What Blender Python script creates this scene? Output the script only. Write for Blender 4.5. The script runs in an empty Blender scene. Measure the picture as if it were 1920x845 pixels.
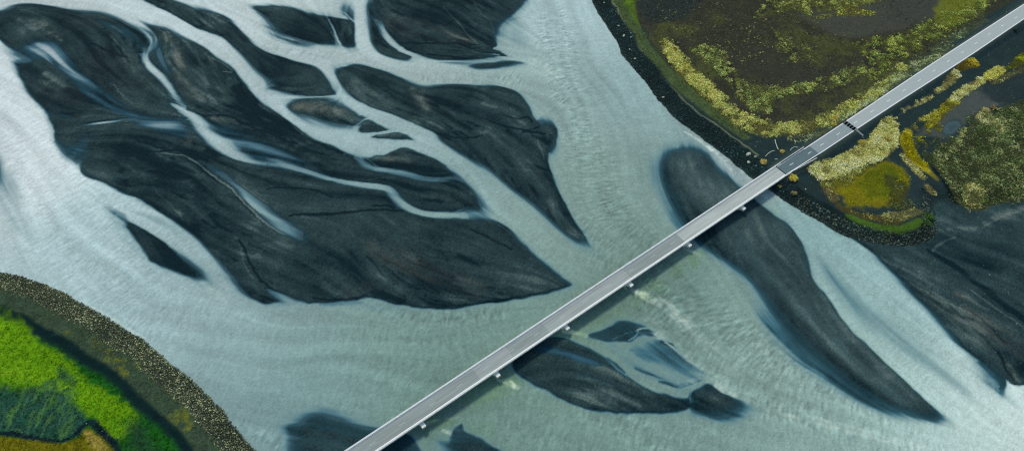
import bpy, math, random
import numpy as np
random.seed(7)
RNG = np.random.default_rng(7)
COL = bpy.context.scene.collection

# ------------------------------------------------------------------ camera and the survey of the ground
F, TILT, H = 1280.0, math.radians(36.0), 290.0
CT, ST = math.cos(TILT), math.sin(TILT)

def W(px, py, z=0.0):
    """Point of the world, at height z, that the photo shows at (px, py)."""
    u = (px - 960.0) / F
    v = (422.5 - py) / F
    t = (H - z) / (CT - v * ST)
    return (u * t, t * (ST + v * CT), z)

def mpp(px, py):
    """metres of ground per photo pixel there"""
    v = (422.5 - py) / F
    return H / (CT - v * ST) / F * 1.08

# ------------------------------------------------------------------ tags
def tag(o, label=None, cat=None, group=None, kind=None):
    if label: o['label'] = label
    if cat: o['category'] = cat
    if group: o['group'] = group
    if kind: o['kind'] = kind
    return o

def lin(c):
    c = np.asarray(c, dtype=np.float64) / 255.0
    return np.where(c <= 0.04045, c / 12.92, ((c + 0.055) / 1.055) ** 2.4)

GAIN = np.array([1.03, 1.02, .94])
def alb(c):
    """base colour of a surface that daylight shows as the 0-255 colour c"""
    return np.clip(lin(c) * GAIN, 0.004, 0.85).astype(np.float32)

# ------------------------------------------------------------------ noise
def vnoise(x, y, seed, scale):
    g = np.random.default_rng(seed).random((256, 256), dtype=np.float32)
    fx, fy = x / scale, y / scale
    ix, iy = np.floor(fx).astype(np.int64), np.floor(fy).astype(np.int64)
    tx, ty = (fx - ix).astype(np.float32), (fy - iy).astype(np.float32)
    tx = tx * tx * tx * (tx * (tx * 6 - 15) + 10); ty = ty * ty * ty * (ty * (ty * 6 - 15) + 10)
    a, b = g[iy & 255, ix & 255], g[iy & 255, (ix + 1) & 255]
    c, d = g[(iy + 1) & 255, ix & 255], g[(iy + 1) & 255, (ix + 1) & 255]
    return (a * (1 - tx) + b * tx) * (1 - ty) + (c * (1 - tx) + d * tx) * ty

def fbm(x, y, seed, scale, octv=4, gain=0.5):
    s, a, t = 0, 1.0, 0
    for k in range(octv):
        ca, sa = math.cos(k * 0.9 + seed), math.sin(k * 0.9 + seed)
        s = s + a * vnoise(x * ca - y * sa + 31 * k, x * sa + y * ca + 17 * k, seed + k, scale / 2 ** k)
        t += a; a *= gain
    return s / t

def sst(a, b, x):
    t = np.clip((x - a) / (b - a + 1e-9), 0, 1)
    return t * t * (3 - 2 * t)

# ------------------------------------------------------------------ the survey grid
X0, X1, Y0, Y1, DX = -404.0, 404.0, 66.0, 436.0, 0.5
NXC, NYC = int((X1 - X0)) + 1, int((Y1 - Y0)) + 1
NX, NY = 2 * NXC - 1, 2 * NYC - 1
xc = X0 + np.arange(NXC, dtype=np.float32); yc = Y0 + np.arange(NYC, dtype=np.float32)
XC, YC = np.meshgrid(xc, yc)
xf = X0 + DX * np.arange(NX, dtype=np.float32); yf = Y0 + DX * np.arange(NY, dtype=np.float32)
XF, YF = np.meshgrid(xf, yf)

def up2(a):
    o = np.empty((2 * a.shape[0] - 1, 2 * a.shape[1] - 1), np.float32)
    o[::2, ::2] = a
    o[1::2, ::2] = (a[1:] + a[:-1]) * 0.5
    o[:, 1::2] = (o[:, 2::2] + o[:, :-2:2]) * 0.5
    return o

def warp(x, y, amp=1.0):
    return (x + amp * (1.5 * (fbm(x, y, 11, 14, 3) - 0.5) + 1.2 * (fbm(x, y, 13, 4, 2) - 0.5)),
            y + amp * (1.5 * (fbm(x, y, 12, 14, 3) - 0.5) + 1.2 * (fbm(x, y, 14, 4, 2) - 0.5)))
XCW, YCW = warp(XC, YC); XFW, YFW = warp(XF, YF)

def spline(pts, closed, n=5):
    """Catmull-Rom through rows of numbers"""
    P = np.array(pts, dtype=np.float64); m = len(P); out = []
    rng = range(m) if closed else range(m - 1)
    for i in rng:
        if closed: p0, p1, p2, p3 = P[i - 1], P[i], P[(i + 1) % m], P[(i + 2) % m]
        else: p0, p1, p2, p3 = P[max(i - 1, 0)], P[i], P[i + 1], P[min(i + 2, m - 1)]
        for k in range(n):
            t = k / n
            q = 0.5 * (2 * p1 + (p2 - p0) * t + (2 * p0 - 5 * p1 + 4 * p2 - p3) * t * t + (3 * p1 - p0 - 3 * p2 + p3) * t ** 3)
            q[2:] = p1[2:] * (1 - t) + p2[2:] * t
            out.append(q)
    if not closed: out.append(P[-1])
    return np.array(out)

def world_pts(pts, z=0.0, soft=2.0):
    """rows (px, py[, softness px]) -> rows (x, y, softness m)"""
    r = []
    for p in pts:
        s = p[2] if len(p) > 2 else soft
        x, y, _ = W(p[0], p[1], z)
        r.append((x, y, s * mpp(p[0], p[1])))
    return r

def sdf(pts, z=0.0, soft=2.0, margin=25.0, warped=True, n=5):
    """signed distance (m, inside negative) and softness on the fine grid"""
    P = spline(world_pts(pts, z, soft), True, n)
    A, B = P, np.roll(P, -1, axis=0)
    gx, gy = (XCW, YCW) if warped else (XC, YC)
    x0, x1 = P[:, 0].min() - margin, P[:, 0].max() + margin
    y0, y1 = P[:, 1].min() - margin, P[:, 1].max() + margin
    i0, i1 = max(0, int(x0 - X0)), min(NXC, int(x1 - X0) + 2)
    j0, j1 = max(0, int(y0 - Y0)), min(NYC, int(y1 - Y0) + 2)
    D = np.full((NYC, NXC), 999.0, np.float32); S = np.full((NYC, NXC), 1.0, np.float32)
    if i1 <= i0 or j1 <= j0: return up2(D), up2(S)
    x, y = gx[j0:j1, i0:i1], gy[j0:j1, i0:i1]
    best = np.full(x.shape, 1e9, np.float32); ss = np.ones(x.shape, np.float32); ins = np.zeros(x.shape, bool)
    for a, b in zip(A, B):
        ax, ay, bx, by = map(float, (a[0], a[1], b[0], b[1]))
        ex, ey = bx - ax, by - ay
        l2 = ex * ex + ey * ey + 1e-9
        px, py = x - ax, y - ay
        t = np.clip((px * ex + py * ey) / l2, 0, 1)
        d2 = (px - t * ex) ** 2 + (py - t * ey) ** 2
        m = d2 < best
        best = np.where(m, d2, best)
        ss = np.where(m, a[2] + (b[2] - a[2]) * t, ss)
        c = (ay > y) != (by > y)
        if c.any() and abs(ey) > 1e-9:
            ins ^= c & (x < ex * (y - ay) / ey + ax)
    d = np.sqrt(best)
    D[j0:j1, i0:i1] = np.where(ins, -d, d); S[j0:j1, i0:i1] = ss
    return up2(D), up2(S)

def line_mask(pts, z=0.0, soft=0.5, warped=True, n=4, core=True):
    """rows (px, py, width px[, strength]) -> (slice, mask, strength) on the fine grid"""
    rows = []
    for p in pts:
        x, y, _ = W(p[0], p[1], z)
        rows.append((x, y, p[2] * mpp(p[0], p[1]) * 0.5, p[3] if len(p) > 3 else 1.0))
    P = spline(rows, False, n)
    gx, gy = (XFW, YFW) if warped else (XF, YF)
    w = P[:, 2].max() * (1.2 + soft) + 3
    i0, i1 = max(0, int((P[:, 0].min() - w - X0) / DX)), min(NX, int((P[:, 0].max() + w - X0) / DX) + 2)
    j0, j1 = max(0, int((P[:, 1].min() - w - Y0) / DX)), min(NY, int((P[:, 1].max() + w - Y0) / DX) + 2)
    if i1 <= i0 or j1 <= j0: return None
    sl = (slice(j0, j1), slice(i0, i1))
    x, y = gx[sl], gy[sl]
    best = np.full(x.shape, -1.0, np.float32); st = np.zeros(x.shape, np.float32)
    for a, b in zip(P[:-1], P[1:]):
        ax, ay = float(a[0]), float(a[1]); ex, ey = float(b[0] - a[0]), float(b[1] - a[1])
        r = max(a[2], b[2]) * (1.2 + soft) + 1.5
        u0, u1 = (min(ax, ax + ex) - r - 3), (max(ax, ax + ex) + r + 3)
        v0, v1 = (min(ay, ay + ey) - r - 3), (max(ay, ay + ey) + r + 3)
        k0, k1 = max(0, int((u0 - X0) / DX) - i0), int((u1 - X0) / DX) + 2 - i0
        h0, h1 = max(0, int((v0 - Y0) / DX) - j0), int((v1 - Y0) / DX) + 2 - j0
        if k1 <= 0 or h1 <= 0: continue
        q = (slice(h0, h1), slice(k0, k1))
        xx, yy = x[q], y[q]
        if xx.size == 0: continue
        px, py = xx - ax, yy - ay
        t = np.clip((px * ex + py * ey) / (ex * ex + ey * ey + 1e-9), 0, 1)
        d = np.sqrt((px - t * ex) ** 2 + (py - t * ey) ** 2)
        w_ = (a[2] + (b[2] - a[2]) * t)
        sw = np.maximum(w_ * soft, 0.35)
        m = np.exp(-(d / (.78 * w_ + .2)) ** 2) if soft >= .95 else 1 - sst(0, 1, (d - (w_ - sw * 0.6)) / (1.2 * sw))
        f = m > best[q]
        best[q] = np.where(f, m, best[q]); st[q] = np.where(f, a[3] + (b[3] - a[3]) * t, st[q])
    return sl, np.maximum(best, 0), st

# ------------------------------------------------------------------ flow lines: streaks of sand and silt follow them
FLOW = [[(-60,120),(60,250),(150,400),(260,520),(450,620),(700,650),(950,610),(1150,540)],
        [(1050,-40),(1075,120),(1100,260),(1150,420),(1250,520),(1400,640),(1600,760),(1900,860)],
        [(1200,60),(1220,250),(1260,400),(1400,530),(1560,680),(1700,780)],
        [(-40,5),(150,0),(300,35),(420,100),(520,200),(650,258),(760,250)],
        [(400,0),(500,85),(620,115),(800,145),(950,150),(1040,180),(1090,260)],
        [(610,130),(650,184),(760,240),(880,320),(1000,430),(1130,510)],
        [(680,-20),(680,70),(740,118)],
        [(40,50),(120,110),(220,200),(330,300),(480,420),(600,500),(760,570)],
        [(200,60),(300,180),(420,270),(600,330),(740,370),(900,405),(1080,530)],
        [(200,340),(320,400),(440,500),(560,565)],
        [(640,140),(760,200),(900,280),(1050,420)],
        [(480,380),(620,440),(800,500),(1000,530)],
        [(1450,370),(1560,480),(1700,620),(1870,760)],
        [(1300,300),(1400,440),(1520,560),(1720,760)],
        [(1640,480),(1760,560),(1900,640),(2000,720)],
        [(1700,430),(1850,520),(2000,600)],
        [(960,680),(1080,690),(1240,740),(1400,770),(1600,830)],
        [(700,700),(850,760),(1000,790),(1300,820)],
        [(259,44),(287,75),(274,105),(309,150),(337,191),(381,238),(443,289),(520,303),(605,331),(683,348),(735,360),(775,396),(850,403),(930,406),(1000,446)],
        [(668,285),(696,316),(749,323),(798,336),(854,333),(893,352),(915,394)],[(633,180),(561,179),(515,170)],[(677,251),(730,247),(780,248)],[(697,259),(767,267)],
        [(404,318),(459,362),(510,405),(575,450)],[(200,385),(250,455),(290,510)],[(250,390),(330,430),(420,520),(470,580)],[(96,82),(150,150),(250,216),(330,232)],
        [(150,234),(248,222)],[(709,38),(733,79),(775,103),(860,118),(985,112)],[(0,300),(20,380),(60,460)],[(1250,300),(1262,370),(1300,440)],[(1160,640),(1240,690),(1330,730)],
        [(760,20),(860,70),(930,110)],[(720,40),(800,100),(950,108)]]
sp, sv = [], []
for L in FLOW:
    P = spline([W(*p)[:2] for p in L], False, 10)
    T = np.gradient(P, axis=0); T /= np.linalg.norm(T, axis=1, keepdims=True)
    sp.append(P); sv.append(T)
sp, sv = np.concatenate(sp).astype(np.float32), np.concatenate(sv).astype(np.float32)
k4 = 8
gx4, gy4 = np.meshgrid(np.arange(0, NX + k4, k4), np.arange(0, NY + k4, k4))
qx, qy = X0 + gx4 * DX, Y0 + gy4 * DX
vx = np.zeros(qx.shape, np.float32); vy = np.zeros(qx.shape, np.float32)
for j in range(qx.shape[0]):
    d2 = (qx[j][:, None] - sp[None, :, 0]) ** 2 + (qy[j][:, None] - sp[None, :, 1]) ** 2
    w_ = 1 / (d2 + 60) ** 2
    vx[j] = (w_ * sv[None, :, 0]).sum(1) / w_.sum(1); vy[j] = (w_ * sv[None, :, 1]).sum(1) / w_.sum(1)
def bil(a):
    iy, ix = np.arange(NY) / k4, np.arange(NX) / k4
    y0, x0 = iy.astype(int), ix.astype(int); ty, tx = (iy - y0)[:, None], (ix - x0)[None, :]
    return ((a[y0][:, x0] * (1 - tx) + a[y0][:, x0 + 1] * tx) * (1 - ty) + (a[y0 + 1][:, x0] * (1 - tx) + a[y0 + 1][:, x0 + 1] * tx) * ty).astype(np.float32)
VX, VY = bil(vx), bil(vy)
ang_n = (fbm(XF, YF, 40, 45, 3) - 0.5) * 1.1
ca_, sa_ = np.cos(ang_n), np.sin(ang_n)
VX, VY = VX * ca_ - VY * sa_, VX * sa_ + VY * ca_
nv = np.sqrt(VX ** 2 + VY ** 2) + 1e-6; VX /= nv; VY /= nv

def lic(src, steps, step=1.0):
    acc = src.copy()
    for sgn in (1, -1):
        fx = np.tile(np.arange(NX, dtype=np.float32), (NY, 1)); fy = np.tile(np.arange(NY, dtype=np.float32)[:, None], (1, NX))
        for _ in range(steps):
            ix = np.clip(fx + .5, 0, NX - 1).astype(np.int32); iy = np.clip(fy + .5, 0, NY - 1).astype(np.int32)
            idx = iy * NX + ix
            fx += sgn * step * VX.ravel()[idx]; fy += sgn * step * VY.ravel()[idx]
            ix = np.clip(fx + .5, 0, NX - 1).astype(np.int32); iy = np.clip(fy + .5, 0, NY - 1).astype(np.int32)
            acc += src.ravel()[iy * NX + ix]
    acc /= (2 * steps + 1)
    s = (acc - acc.mean()) / acc.std()
    return s.astype(np.float32)
def smear(src, steps, step=1.0):
    acc = src.copy(); f = src.ravel(); V = (VX.ravel(), VY.ravel())
    for sgn in (1, -1):
        fx = np.tile(np.arange(NX, dtype=np.float32), (NY, 1)); fy = np.tile(np.arange(NY, dtype=np.float32)[:, None], (1, NX))
        for _ in range(steps):
            idx = np.clip(fy + .5, 0, NY - 1).astype(np.int32) * NX + np.clip(fx + .5, 0, NX - 1).astype(np.int32)
            fx += sgn * step * V[0][idx]; fy += sgn * step * V[1][idx]
            idx = np.clip(fy + .5, 0, NY - 1).astype(np.int32) * NX + np.clip(fx + .5, 0, NX - 1).astype(np.int32)
            acc += f[idx]
    return acc / (2 * steps + 1)
white = RNG.random((NY, NX), dtype=np.float32)
def blur(a, n=1):
    for _ in range(n):
        a = (np.roll(a, 1, 0) + np.roll(a, -1, 0) + 2 * a) * 0.25
        a = (np.roll(a, 1, 1) + np.roll(a, -1, 1) + 2 * a) * 0.25
    return a
L_fine = lic(blur(white, 1), 28)
L_wide = lic(blur(RNG.random((NY, NX), dtype=np.float32), 8), 50, 1.6)
L_big = lic(blur(RNG.random((NY, NX), dtype=np.float32), 24), 60, 2.2)
L_med = lic(blur(RNG.random((NY, NX), dtype=np.float32), 14), 40, 1.6)
N_big = fbm(XF, YF, 50, 60, 4) * 2 - 1
N_mid = fbm(XF, YF, 60, 16, 4) * 2 - 1
N_fin = fbm(XF, YF, 70, 3.2, 3) * 2 - 1
grain = RNG.standard_normal((NY, NX)).astype(np.float32)

# ------------------------------------------------------------------ the river: depth of milky water over black sand
depth = np.ones((NY, NX), np.float32)

NEAR = np.full((NY, NX), 999.0, np.float32); SOFT = np.full((NY, NX), 1.9, np.float32)
def bar(pts, h=0.5, soft=3.6, margin=None):
    pts = [tuple(p[:2]) + ((lambda q: q * 1.2 + .8 if q < 4 else q * 1.5 if q < 10 else q * 1.8)(p[2] if len(p) > 2 else soft),) for p in pts]
    m_ = margin or 4 + max([p[2] if len(p) > 2 else soft for p in pts]) * 0.45
    D, S = sdf(pts, 0, soft, max(m_, 22))
    q = (np.abs(D) < NEAR) & (np.abs(D) < 9); NEAR[q] = np.abs(D)[q]; SOFT[q] = S[q]
    D = D + (0.09 * S) * 0.5 * np.clip(L_wide, -2, 2) * sst(3, 12, S * 3.7)
    m = 1 - sst(-0.45, 1.0, D / S * 1.0)
    np.copyto(depth, depth * (1 - m) - h * m)
    return D

def water(pts, d=1.0, soft=2.5, k=1.0):
    m_ = 4 + max([p[2] if len(p) > 2 else soft for p in pts]) * 0.45
    D, S = sdf(pts, 0, soft, m_)
    m = k * (1 - sst(-0.5, 0.6, D / S))
    np.copyto(depth, depth * (1 - m) + d * m)

BLUE = np.zeros((NY, NX), np.float32)
def chan(pts, soft=0.5):
    wash = soft >= .85; soft = 1.0 if wash else min(.94, soft * 1.25 + .12)
    r = line_mask(pts, 0, soft)
    if r is None: return
    sl, m, st = r
    if wash: m = np.clip(m * (1.08 + .22 * L_wide[sl] + .10 * L_fine[sl]), 0, 1)
    if wash: BLUE[sl] = np.maximum(BLUE[sl], np.where(st < .35, m, 0) * (depth[sl] < .4))
    if wash: m = np.where((depth[sl] < 0) & (st >= .35), 0, m)
    depth[sl] = depth[sl] * (1 - m) + st * m

# north-west complex of bars: outline first, channels cut through it afterwards
bar([(-60,40),(0,24,8),(31,11,6),(62,8),(94,13,3),(125,21,4),(156,27,10),(188,30,10),(219,40,8),(250,55,6),(262,40,4),(285,50,6),
     (312,56,8),(343,73,5),(377,87),(406,109),(437,131),(459,159),(490,194),(520,212),(543,231),(577,255),(599,267),(621,273),(646,288),
     (690,298,6),(705,291),(727,288),(746,279),(761,278),(789,289),(817,300),(840,318),(870,345,8),(890,362,8),(905,392,6),(940,412),
     (958,424),(986,443),(1017,464),(1047,494),(1068,513),(1050,518),(1073,531),(1040,543),(1013,550),(959,560),(888,570),(847,577),
     (796,575),(765,570),(735,567,3),(718,560,3),(692,555),(660,561),(629,565),(579,567),(560,560,8),(530,562,5),(500,569),(483,564,4),
     (458,546,8),(433,508,8),(411,483,6),(380,452,6),(349,427,6),(314,405,4),(283,385),(266,374),(225,355),(194,340),(162,330),(153,315,3),
     (158,298,5),(168,284,6),(150,300,8),(131,295,12),(116,280,6),(103,261,3),(103,244,3),(94,216),(72,190),(53,169),(41,147),(31,116,4),
     (22,92,10),(0,72,3),(-60,40)], 0.5)
# long bar between the two northern channels
bar([(262,-8),(300,-4,4),(340,9,5),(365,17,4),(396,23),(421,30),(437,44),(456,67),(478,88),(499,99),(527,108),(564,119),(589,128,4),(611,141),
     (621,153),(633,176),(605,183),(561,179,3),(533,175,5),(518,164,8),(499,145,8),(480,128,8),(462,108,6),(440,90,4),(415,69,3),(365,50,2),(324,28,2),(290,10,2)], 0.5)
# lens with a crack, top
bar([(478,13),(511,11),(542,16),(574,25),(605,30),(627,34),(642,37),(661,41),(664,56),(663,75),(665,87),(642,87),(617,83),(586,80),(561,73,4),
     (536,66,8),(514,50,10),(496,31,8),(483,20,4)], 0.5)
bar([(642,10,6),(661,17,4),(662,38),(649,29),(640,20,5)], 0.15)
bar([(503,62,4),(520,57,4),(545,70,4),(590,83,3),(560,87,4),(520,76,4)], -0.1, 4)
# small blade bar between the vertical channel and the big top bar
bar([(697,0,12),(707,25,12),(712,50,6),(719,64,4),(732,82,3),(752,97,2),(771,105,2),(761,111),(739,108),(717,102),(705,91),(697,69),(694,41,5)], 0.4)
# big bar, top centre
bar([(704,-20),(708,8,4),(716,30,3),(726,57,3),(742,76),(757,90,2),(779,102,3),(807,110),(829,114,3),(851,112,4),(880,113,4),(907,110),(926,107),
     (951,107),(936,98),(926,90,3),(932,82,4),(932,66,4),(940,46,4),(961,28,3),(979,9),(992,-12),(980,-30),(720,-30)], 0.5)
bar([(879,125),(895,121,3),(920,119,3),(957,115),(982,118),(951,124),(920,129),(895,131)], 0.2)
bar([(950,66,8),(957,40,10),(976,50,10),(986,86,5),(968,81,6)], -0.55, 8)
# bar east of the braids, down to the point above the bridge
bar([(630,134,4),(646,127,3),(671,121),(705,130),(746,145),(766,157,4),(784,165,6),(804,168,8),(826,162,5),(876,161),(923,162),(957,170,3),(979,184,3),
     (995,207,3),(1004,228,3),(1023,231,10),(1042,238,3),(1043,253,3),(1034,283,4),(1026,286,3),(1028,308,3),(1036,334),(1045,359),(1061,388),(1079,419),(1095,444),
     (1110,466),(1095,456,10),(1079,447,16),(1045,428,18),(1020,412,16),(998,388,12),(970,362,12),(939,338,10),(920,321,8),(895,306,7),(861,291,6),(829,272,6),
     (820,253),(798,241),(764,225),(740,215),(714,206,3),(680,194,3),(655,176,4),(636,156,5)], 0.5)
bar([(1095,456,8),(1112,470,6),(1125,490,8),(1112,482,10)], -0.55, 8)
# islets in the braids
bar([(542,200,6),(552,187,5),(583,184,4),(621,187,4),(646,200,5),(667,212,5),(664,232,6),(621,228,10),(583,220,8),(558,214,7)], 0.4)
bar([(655,236),(667,221),(686,213),(697,218),(680,231)], 0.25)
bar([(674,241),(686,228),(705,225),(724,236),(733,243),(705,247),(680,248)], 0.35)
bar([(696,258,4),(717,252),(749,249),(767,255),(779,264),(749,263),(724,260)], 0.3)
bar([(783,270),(792,266),(804,275),(795,277)], 0.25, 2)
# ------ channels cut through the north-west complex
P8 = 0.85
chan([(259,44,16),(274,59,15),(287,75,13),(284,88,11),(273,100,11),(274,112,13),(287,131,16,.95),(309,150,16,.9),(323,172,12,.9),(337,191,9,.9),(346,202,7,.9)], .7)
chan([(322,194,5),(340,207,10),(365,221,20),(381,238,25),(402,262,29),(415,270,30),(443,289,22,.9),(471,302,12,.6),(494,309,8,.3)], .35)
chan([(344,217,3),(358,214,4)], .4)
chan([(347,226,3),(360,222,4)], .4)
chan([(400,238,22,.2),(440,252,38,.26),(480,276,50,.3),(520,296,50,.3),(560,312,32,.26),(605,328,20,.15)], .9)
chan([(505,296,5,.6),(520,302,8,.75),(545,313,10,.8),(575,321,9,.85),(605,331,10,.85),(640,341,10,.85),(683,348,12,.85),(722,352,13,.85),(739,367,16,.75),
      (752,383,18,.8),(775,394,12,.9),(808,402,13),(850,403,14),(895,401,16),(925,404,22),(960,418,28),(1000,446,42),(1040,478,52),(1085,505,58),(1130,505,60)], .45)
chan([(600,247,36),(650,258,40),(675,270,34),(708,284,24),(736,275,20),(761,269,15),(790,273,15),(814,286,14),(835,302,14),(850,310,12)], .5)
chan([(668,285,14,.8),(680,303,12,.65),(696,316,11,.55),(718,319,12,.5),(749,323,14,.55),(774,329,13,.5),(798,336,12,.45),(829,336,11,.5),(854,332,10,.55),
      (876,339,12,.6),(893,352,16,.5),(905,372,18,.45),(915,394,18,.4)], .6)
chan([(658,240,5,.8),(670,233,5,.8),(683,225,5,.85),(696,218,6,.85)], .5)
chan([(677,251,6,.9),(700,250,7,.9),(730,247,8,.9),(760,243,8,.9),(780,248,8,.9)], .5)
chan([(697,259,4,.8),(724,267,5,.9),(752,266,6,.9),(767,267,5,.9),(790,268,6,.9)], .5)
chan([(730,175,2.5,.2),(630,181,4,.7),(605,182,4,.7),(561,180,5,.7),(533,175,7,.7),(510,170,9,.7)], .5) if False else None
chan([(636,181,5,.7),(605,182,3.5,.65),(561,180,4.5,.65),(533,175,7,.7),(515,172,9,.8)], .5)
chan([(614,134,16),(630,159,17),(649,184,18),(674,200,20),(699,216,21),(730,233,22),(761,241,26),(795,256,28),(814,275,30),(845,294,32),(876,316,38),(908,341,48),
      (939,369,54),(970,394,60),(1001,425,62),(1040,455,56)], .35)
chan([(614,38,4,.6),(624,53,4,.6),(630,66,4,.7),(637,84,5,.8)], .5)
chan([(619,60,2,.3),(628,70,2,.4),(630,84,3,.5)], .5)
chan([(522,38,2,.5),(530,48,2,.4),(537,58,2,.3)], .5)
chan([(709,38,6,.7),(719,63,8,.9),(733,79,10,.95),(752,92,10,.95),(775,103,9,.95),(800,112,6,.7)], .5)
chan([(829,118,4,.4),(860,120,8,.5),(900,115,9,.7),(940,110,9,.9),(985,112,10,1)], .5)
chan([(990,112,18),(965,100,18),(945,88,16),(935,76,12),(939,62,9,.9),(947,44,7,.8)], .5)
chan([(926,91,7,.9),(945,92,10)], .5)
# blue shallows and pale wash on the north-west bar
chan([(96,82,14,.12),(103,91,26,.22),(125,125,28,.25),(150,150,28,.22),(181,178,32,.2),(213,200,30,.16),(250,216,22,.1),(290,228,20,.1),(330,230,26,.14)], .9)
chan([(18,96,24,.5),(45,96,30,.36),(78,94,28,.3),(108,100,20,.2)], .9)
chan([(36,114,16,.32),(80,106,20,.28),(112,110,12,.2)], .9)
chan([(250,222,22,.18),(290,232,38,.24),(325,240,38,.24),(348,256,22,.12)], .9)
chan([(556,222,10,.45),(600,233,15,.32),(655,239,12,.4)], .9)
chan([(180,40,8,.2),(205,48,16,.2),(235,62,20,.16),(262,80,18,.14),(276,98,8,.3)], .8)
chan([(150,234,3,.55),(175,232,6,.8),(205,229,6,.85),(230,225,5,.8),(248,222,3,.5)], .5)
chan([(28,100,16,.3),(50,92,20,.2),(80,84,20,.16),(100,82,16,.15)], .9)
chan([(96,212,4,.3),(120,214,6,.2),(140,222,8,.18),(150,232,8,.2)], .9)
chan([(120,282,16,.2),(145,282,26,.2),(160,265,16,.16),(165,250,8,.12)], .9)
chan([(150,302,12,.9),(158,292,7,.8),(166,283,4,.6),(175,275,3,.3)], .6)
chan([(250,50,10,.5),(280,60,8,.4),(292,85,14,.2),(300,105,12,.25),(315,135,10,.2)], .9)
# milky lens cut into the lower bar
water([(404,318,8),(422,326,8),(443,344,3),(459,356,4),(484,372,4),(509,392,8),(540,415,25),(575,445,30),(560,452,20),(530,436,4),(505,417,3),(484,400,2),(462,378,2),(440,352,3),(420,335,4)], .58, 4)
chan([(380,305,8,.05),(405,320,14,.22),(430,338,14,.3)], .9)
# lens bars and shallows in the left river
bar([(236,416,2),(252,421,3),(283,439,2),(311,458,2),(333,478,5),(352,497,10),(382,522,14),(361,520,4),(330,508),(299,496),(277,486),(274,471,5),(261,452,5),(246,433,4)], 0.45)
water([(200,386,6),(222,391,6),(240,408,6),(240,424,8),(225,420,10),(206,404,8)], .25, 6, .8)
chan([(200,385,16,.75),(225,425,22,.72),(250,455,20,.72),(270,485,14,.8)], .9)
chan([(255,395,10,.75),(300,415,18,.62),(345,437,14,.7)], .9)
chan([(-20,330,60,.3),(5,345,52,.38),(22,385,48,.55),(42,425,36,.66),(66,452,16,.75)], .95)
chan([(225,490,4,.8),(236,445,5,.7),(233,425,5,.5)], .9)
# riffle and shallows under the lower bar
chan([(690,573,12,.55),(720,578,14,.6),(760,582,10,.7)], .9)
chan([(600,572,5,.55),(640,570,8,.5),(680,566,8,.6)], .9)
chan([(503,543,6,.4),(520,553,12,.55),(545,562,8,.6)], .8)
# long bar on the right that runs under the bridge
bar([(1250,300,20),(1258,284,14),(1290,278,12),(1322,290,8),(1350,320,8),(1380,350,8),(1400,368,6),(1416,379,3),(1435,393),(1460,410),(1484,427),(1498,447),(1506,467),(1515,492),
     (1522,522),(1540,547),(1590,612),(1640,662),(1690,707),(1730,747),(1768,781,8),(1712,772,12),(1650,747,26),(1588,706,40),(1534,662,42),(1484,616,40),(1446,566,30),
     (1430,539,16),(1390,504,14),(1340,469,12),(1308,450,14),(1285,415,28),(1266,365,28),(1250,328,28)], 0.4)
bar([(1678,744,3),(1690,745),(1712,757,4),(1700,760,4)], 0.3)
# bar under and below the bridge, with a scoured lens
bar([(960,686),(990,712),(1035,737),(1070,754),(1120,769),(1180,774),(1240,774),(1280,767),(1296,757),(1300,746),(1260,744),(1210,727,3),(1170,702,4),(1150,690,4),
     (1125,668,5),(1085,647,4),(1050,635,3),(1010,640),(970,668)], 0.35)
bar([(1294,738),(1310,730),(1331,721),(1355,737),(1400,764,8),(1345,775,18),(1300,768,6)], 0.3)
bar([(1104,630),(1135,617,3),(1165,602,4),(1200,607,5),(1230,620,5),(1195,625,6),(1180,637,4),(1130,640)], 0.2)
bar([(1238,636,5),(1262,644,4),(1284,672,5),(1318,701,5),(1280,704,12),(1245,682,12),(1190,668,14),(1215,650,12)], -0.18, 10)
chan([(1150,650,18,.6),(1200,690,36,.55),(1250,712,36,.6),(1300,714,20,.7)], .9)
chan([(1020,650,18,.12),(1070,665,14,.16),(1120,680,12,.2)], .9)
for q in ([(1170,604,6,-.1),(1185,609,7,-.1),(1202,612,4,.1)], [(1198,622,5,.1),(1222,626,6,0),(1240,632,3,.2)], [(1240,640,6,-.1),(1258,645,8,-.2),(1266,652,4,.1)],
          [(1262,655,6,.1),(1280,672,8,.05),(1300,690,10,.1),(1318,701,5,.3)], [(1235,716,5,.3),(1268,721,8,.15),(1296,719,5,.3)], [(1190,690,5,.35),(1215,702,6,.25),(1240,708,4,.4)], [(1255,668,6,.3),(1270,690,8,.25),(1300,706,5,.3)],
          [(1180,655,5,.45),(1220,664,6,.3),(1262,690,8,.3)], [(1140,672,4,.4),(1158,685,7,.0),(1170,697,4,.1)]): chan(q, .75)
for q in ([(1192,618,3,.9),(1205,614,3,.9),(1222,616,3,.9),(1234,626,3,.9)], [(1178,636,3,.8),(1190,628,3,.8),(1198,620,3,.8)], [(1150,636,2,.5),(1175,622,2,.6),(1195,617,2,.7)], [(1246,640,3,.9),(1262,650,3,.7),(1275,664,2,.7)]): chan(q, .5)
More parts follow.
